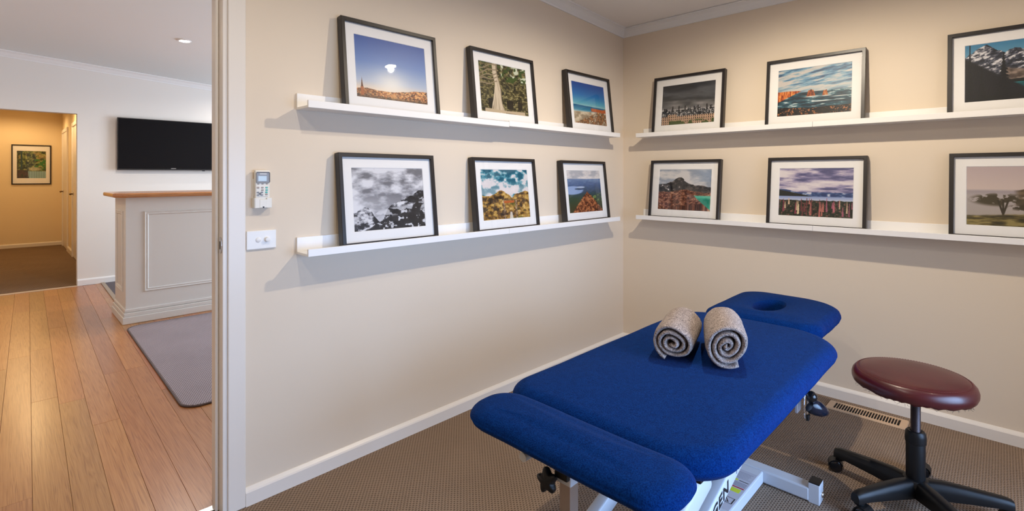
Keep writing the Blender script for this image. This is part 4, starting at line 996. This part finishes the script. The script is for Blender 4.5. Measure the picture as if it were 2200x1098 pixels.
# ------------------------------------------------------------------ rolled towels
def towel(loc, az, R, L_, turns, label, seed, squash=1.0, tail=0.0):
    t = thing('rolled_towel', loc, label, 'towel', 'rolled towels on the couch', rot=(0, 0, az))
    bm = B(); th = .0190 * R / .075; pitch = th * 1.0
    N_ = int(turns * 34); K = 22; rows = []
    rn = np.random.RandomState(seed); p1, p2 = rn.rand(2) * 6
    # parameter from outside (start at the bottom) to the centre
    hw = L_ / 2
    for i in range(N_ + 1):
        a = 2 * PI * turns * i / N_
        rad = max(R - th / 2 - pitch * a / (2 * PI), .0035)
        ang = -PI / 2 + tail + a
        lump = 1 + (.03 + .17 * (1 - rad / R)) * math.cos(2 * (ang - p1)) + .022 * math.sin(3 * ang + p2)
        cy_, cz_ = rad * lump * math.cos(ang) + .006 * (1 - rad / R), rad * lump * math.sin(ang) * squash - .005 * (1 - rad / R)
        nrm = Vector((0, math.cos(ang), math.sin(ang)))
        if i < 9:                              # the loose end lies out flat beside the roll
            f = (9 - i) / 9; cz_ -= f * .001
        row = []
        end = hw + .004 * math.sin(a * 1.3 + p1) + (.006 * (1 - rad / R)) * math.sin(a + p2)
        for k in range(K):
            ph_ = 2 * PI * k / K
            cx_ = math.cos(ph_); sy_ = math.sin(ph_)
            e = math.copysign(abs(cx_) ** .35, cx_)
            xx = e * (end - th * .5) + cx_ * th * .5
            tt = th * .53 * math.copysign(abs(sy_) ** .75, sy_)
            w = mn.noise(Vector((xx * 60, a * 3, seed))) * .0016
            row.append(bm.verts.new(Vector((xx, cy_, cz_)) + nrm * (tt + (w if sy_ > 0 else 0))))
        rows.append(row)
    for a_, b_ in zip(rows, rows[1:]):
        for k in range(K): bm.faces.new((a_[k], a_[(k + 1) % K], b_[(k + 1) % K], b_[k]))
    bm.faces.new(rows[0]); bm.faces.new(rows[-1][::-1])
    mz = min(v.co.z for v in bm.verts)
    bmesh.ops.translate(bm, verts=bm.verts, vec=(0, 0, -mz))
    bmesh.ops.subdivide_edges(bm, edges=[e for e in bm.edges if e.calc_length() > .02], cuts=7, use_grid_fill=True)
    for v in bm.verts:
        q = mn.noise(v.co * 130 + Vector((seed, 0, 0))) * .0012 + mn.noise(v.co * 30 + Vector((0, seed, 0))) * .0016
        v.co += Vector((q * .3, q * v.co.y / R, q * (v.co.z - R) / R * (1 if v.co.z > .01 else 0)))
    mesh('terry_roll', bm, TOWEL, t, local=True, smooth=True, ang=None)
    return t
towel((-1.612, -1.248, .6335), .30, .0745, .285, 3.1, 'taupe terry towel rolled up on the blue couch, nearer the ledge wall', 3, tail=.45)
towel((-1.566, -1.400, .6335), .44, .080, .285, 3.6, 'taupe terry towel rolled up on the blue couch, nearer the burgundy stool', 8, tail=-.45)

# ------------------------------------------------------------------ stool
SX, SY = -.900, -1.868
sl_t = thing('wheeled_stool', (SX, SY, 0), 'round burgundy vinyl stool on a black five-star wheeled base', 'stool')
rs_ = random.Random(11); jt = [rs_.uniform(-.003, .003) for _ in range(96)]
ZS = .522
bm = B()
prof = [(0, ZS - .066), (.177, ZS - .066), (.183, ZS - .064), (.190, ZS - .058), (.1945, ZS - .046), (.195, ZS - .034), (.191, ZS - .020), (.182, ZS - .009), (.175, ZS - .0055), (.173, ZS - .0062), (.171, ZS - .0045), (.158, ZS - .001), (.11, ZS + .002), (.06, ZS + .003), (0, ZS + .003)]
lathe(bm, prof, n=96, jit=lambda i, r, z: (jt[i] if (.17 < r < .19 and z < ZS - .05) else 0))
bmesh.ops.translate(bm, verts=bm.verts, vec=(SX - .01, SY + .01, 0)); st_ = mesh('seat', bm, VINYL, sl_t, smooth=True, ang=60)
bm = B()
for i in range(120):
    a = 2 * PI * i / 120; a2 = a + 2 * PI * .6 / 120; r_ = .1750
    tube(bm, [(SX - .01 + r_ * math.cos(a), SY + .01 + r_ * math.sin(a), ZS - .0050), (SX - .01 + r_ * math.cos(a2), SY + .01 + r_ * math.sin(a2), ZS - .0050)], .0007, 4)
o = mesh('stitching', bm, THREAD, st_); o['kind'] = 'stuff'
bm = B()
for i in range(60):
    a = rs_.uniform(0, 2 * PI); r_ = rs_.uniform(.177, .188); p = Vector((SX - .01 + r_ * math.cos(a), SY + .01 + r_ * math.sin(a), ZS - .064)); 
    tube(bm, [p, p + Vector((rs_.uniform(-.004, .004), rs_.uniform(-.004, .004), -.003)), p + Vector((rs_.uniform(-.008, .008), rs_.uniform(-.008, .008), -rs_.uniform(.003, .009)))], .0005, 3)
o = mesh('frayed_threads', bm, INK, st_); o['kind'] = 'stuff'
bm = B(); lathe(bm, [(0, ZS - .072), (.11, ZS - .072), (.115, ZS - .066), (0, ZS - .066)], c=(SX, SY, 0), n=32); mesh('seat_plate', bm, BLKP, sl_t)
bm = B(); pr2 = []
for k in range(146): z = .275 + k * .0012; pr2.append((.0155 + (.0006 if k % 2 else 0), z))
lathe(bm, [(0, .275)] + pr2 + [(0, .451)], c=(SX, SY, 0), n=20); mesh('threaded_stem', bm, ROD, sl_t, smooth=True, ang=20)
bm = B(); lathe(bm, [(0, .105), (.0295, .105), (.031, .12), (.031, .245), (.0305, .247), (.0305, .249), (.0335, .251), (.034, .275), (.032, .290), (.027, .296), (.018, .295), (.016, .285), (0, .285)], c=(SX, SY, 0), n=32); mesh('column_sleeve', bm, BLKP, sl_t, smooth=True, ang=35)
bm = B(); lathe(bm, [(0, .055), (.036, .055), (.045, .07), (.047, .10), (.040, .112), (.032, .114), (0, .114)], c=(SX, SY, 0), n=30); mesh('hub', bm, BLKP, sl_t, smooth=True, ang=40)
A0 = math.radians(76)
for k in range(5):
    a = A0 + k * 2 * PI / 5
    M_ = Matrix.Translation((SX, SY, 0)) @ Matrix.Rotation(a, 4, 'Z')
    bm = B(); secs = [(.030, .027, .050, .112), (.08, .026, .054, .115), (.15, .0245, .060, .111), (.22, .023, .064, .105), (.272, .0215, .066, .100), (.290, .017, .060, .094)]
    rows = []
    for (x, w, z0, z1) in secs:
        pts = [(-w, z0), (w, z0), (w * 1.02, z0 + (z1 - z0) * .5), (w * .80, z1 - .006), (w * .45, z1), (-w * .45, z1), (-w * .80, z1 - .006), (-w * 1.02, z0 + (z1 - z0) * .5)]
        rows.append([bm.verts.new((x, p, q)) for p, q in pts])
    for r0, r1 in zip(rows, rows[1:]):
        for i in range(8): bm.faces.new((r0[i], r0[(i + 1) % 8], r1[(i + 1) % 8], r1[i]))
    bm.faces.new(rows[0][::-1]); bm.faces.new(rows[-1])
    vs0 = list(bm.verts); lathe(bm, [(0, .052), (.0165, .052), (.018, .058), (.018, .086), (.012, .094), (0, .095)], c=(.272, 0, 0), n=18)
    bmesh.ops.transform(bm, matrix=M_, verts=bm.verts); lg = mesh('leg', bm, BLKP, sl_t, smooth=True, ang=45)
    ca = a + (0.5, 1.9, -.6, .3, -1.6)[k]
    Mc = Matrix.Translation((SX + .272 * math.cos(a), SY + .272 * math.sin(a), 0)) @ Matrix.Rotation(ca, 4, 'Z')
    for s in (-1, 1):
        bm = B(); lathe(bm, [(0, -.009), (.021, -.009), (.0245, -.006), (.025, 0), (.0245, .006), (.021, .009), (.012, .0105), (0, .0105)], M=Mc @ Matrix.Translation((.016, s * .013, .025)) @ Matrix.Rotation(-s * PI / 2, 4, 'X'), n=26)
        mesh('caster_wheel', bm, BLKG, lg, smooth=True)
    bm = B(); prs = [(.016 + .029 * math.cos(t), .025 + .029 * math.sin(t)) for t in [PI * q_ / 10 + .1 for q_ in range(11)]] + [(-.010, .030), (-.008, .052), (.01, .056)]
    prs = [(.016 + .0285 * math.cos(t), .025 + .0285 * math.sin(t)) for t in [-.1 + (PI + .2) * q_ / 10 for q_ in range(11)]]
    pin = [(.016 + .0262 * math.cos(t), .025 + .0262 * math.sin(t)) for t in [-.1 + (PI + .2) * q_ / 10 for q_ in range(11)]][::-1]
    prism(bm, prs + pin, None, -.024, .024, lambda p, q, t: Mc @ Vector((p, t, q)))
    cyl(bm, Mc @ Vector((0, 0, .048)), Mc @ Vector((0, 0, .058)), .009, n=12)
    mesh('caster_hood', bm, BLKP, lg)
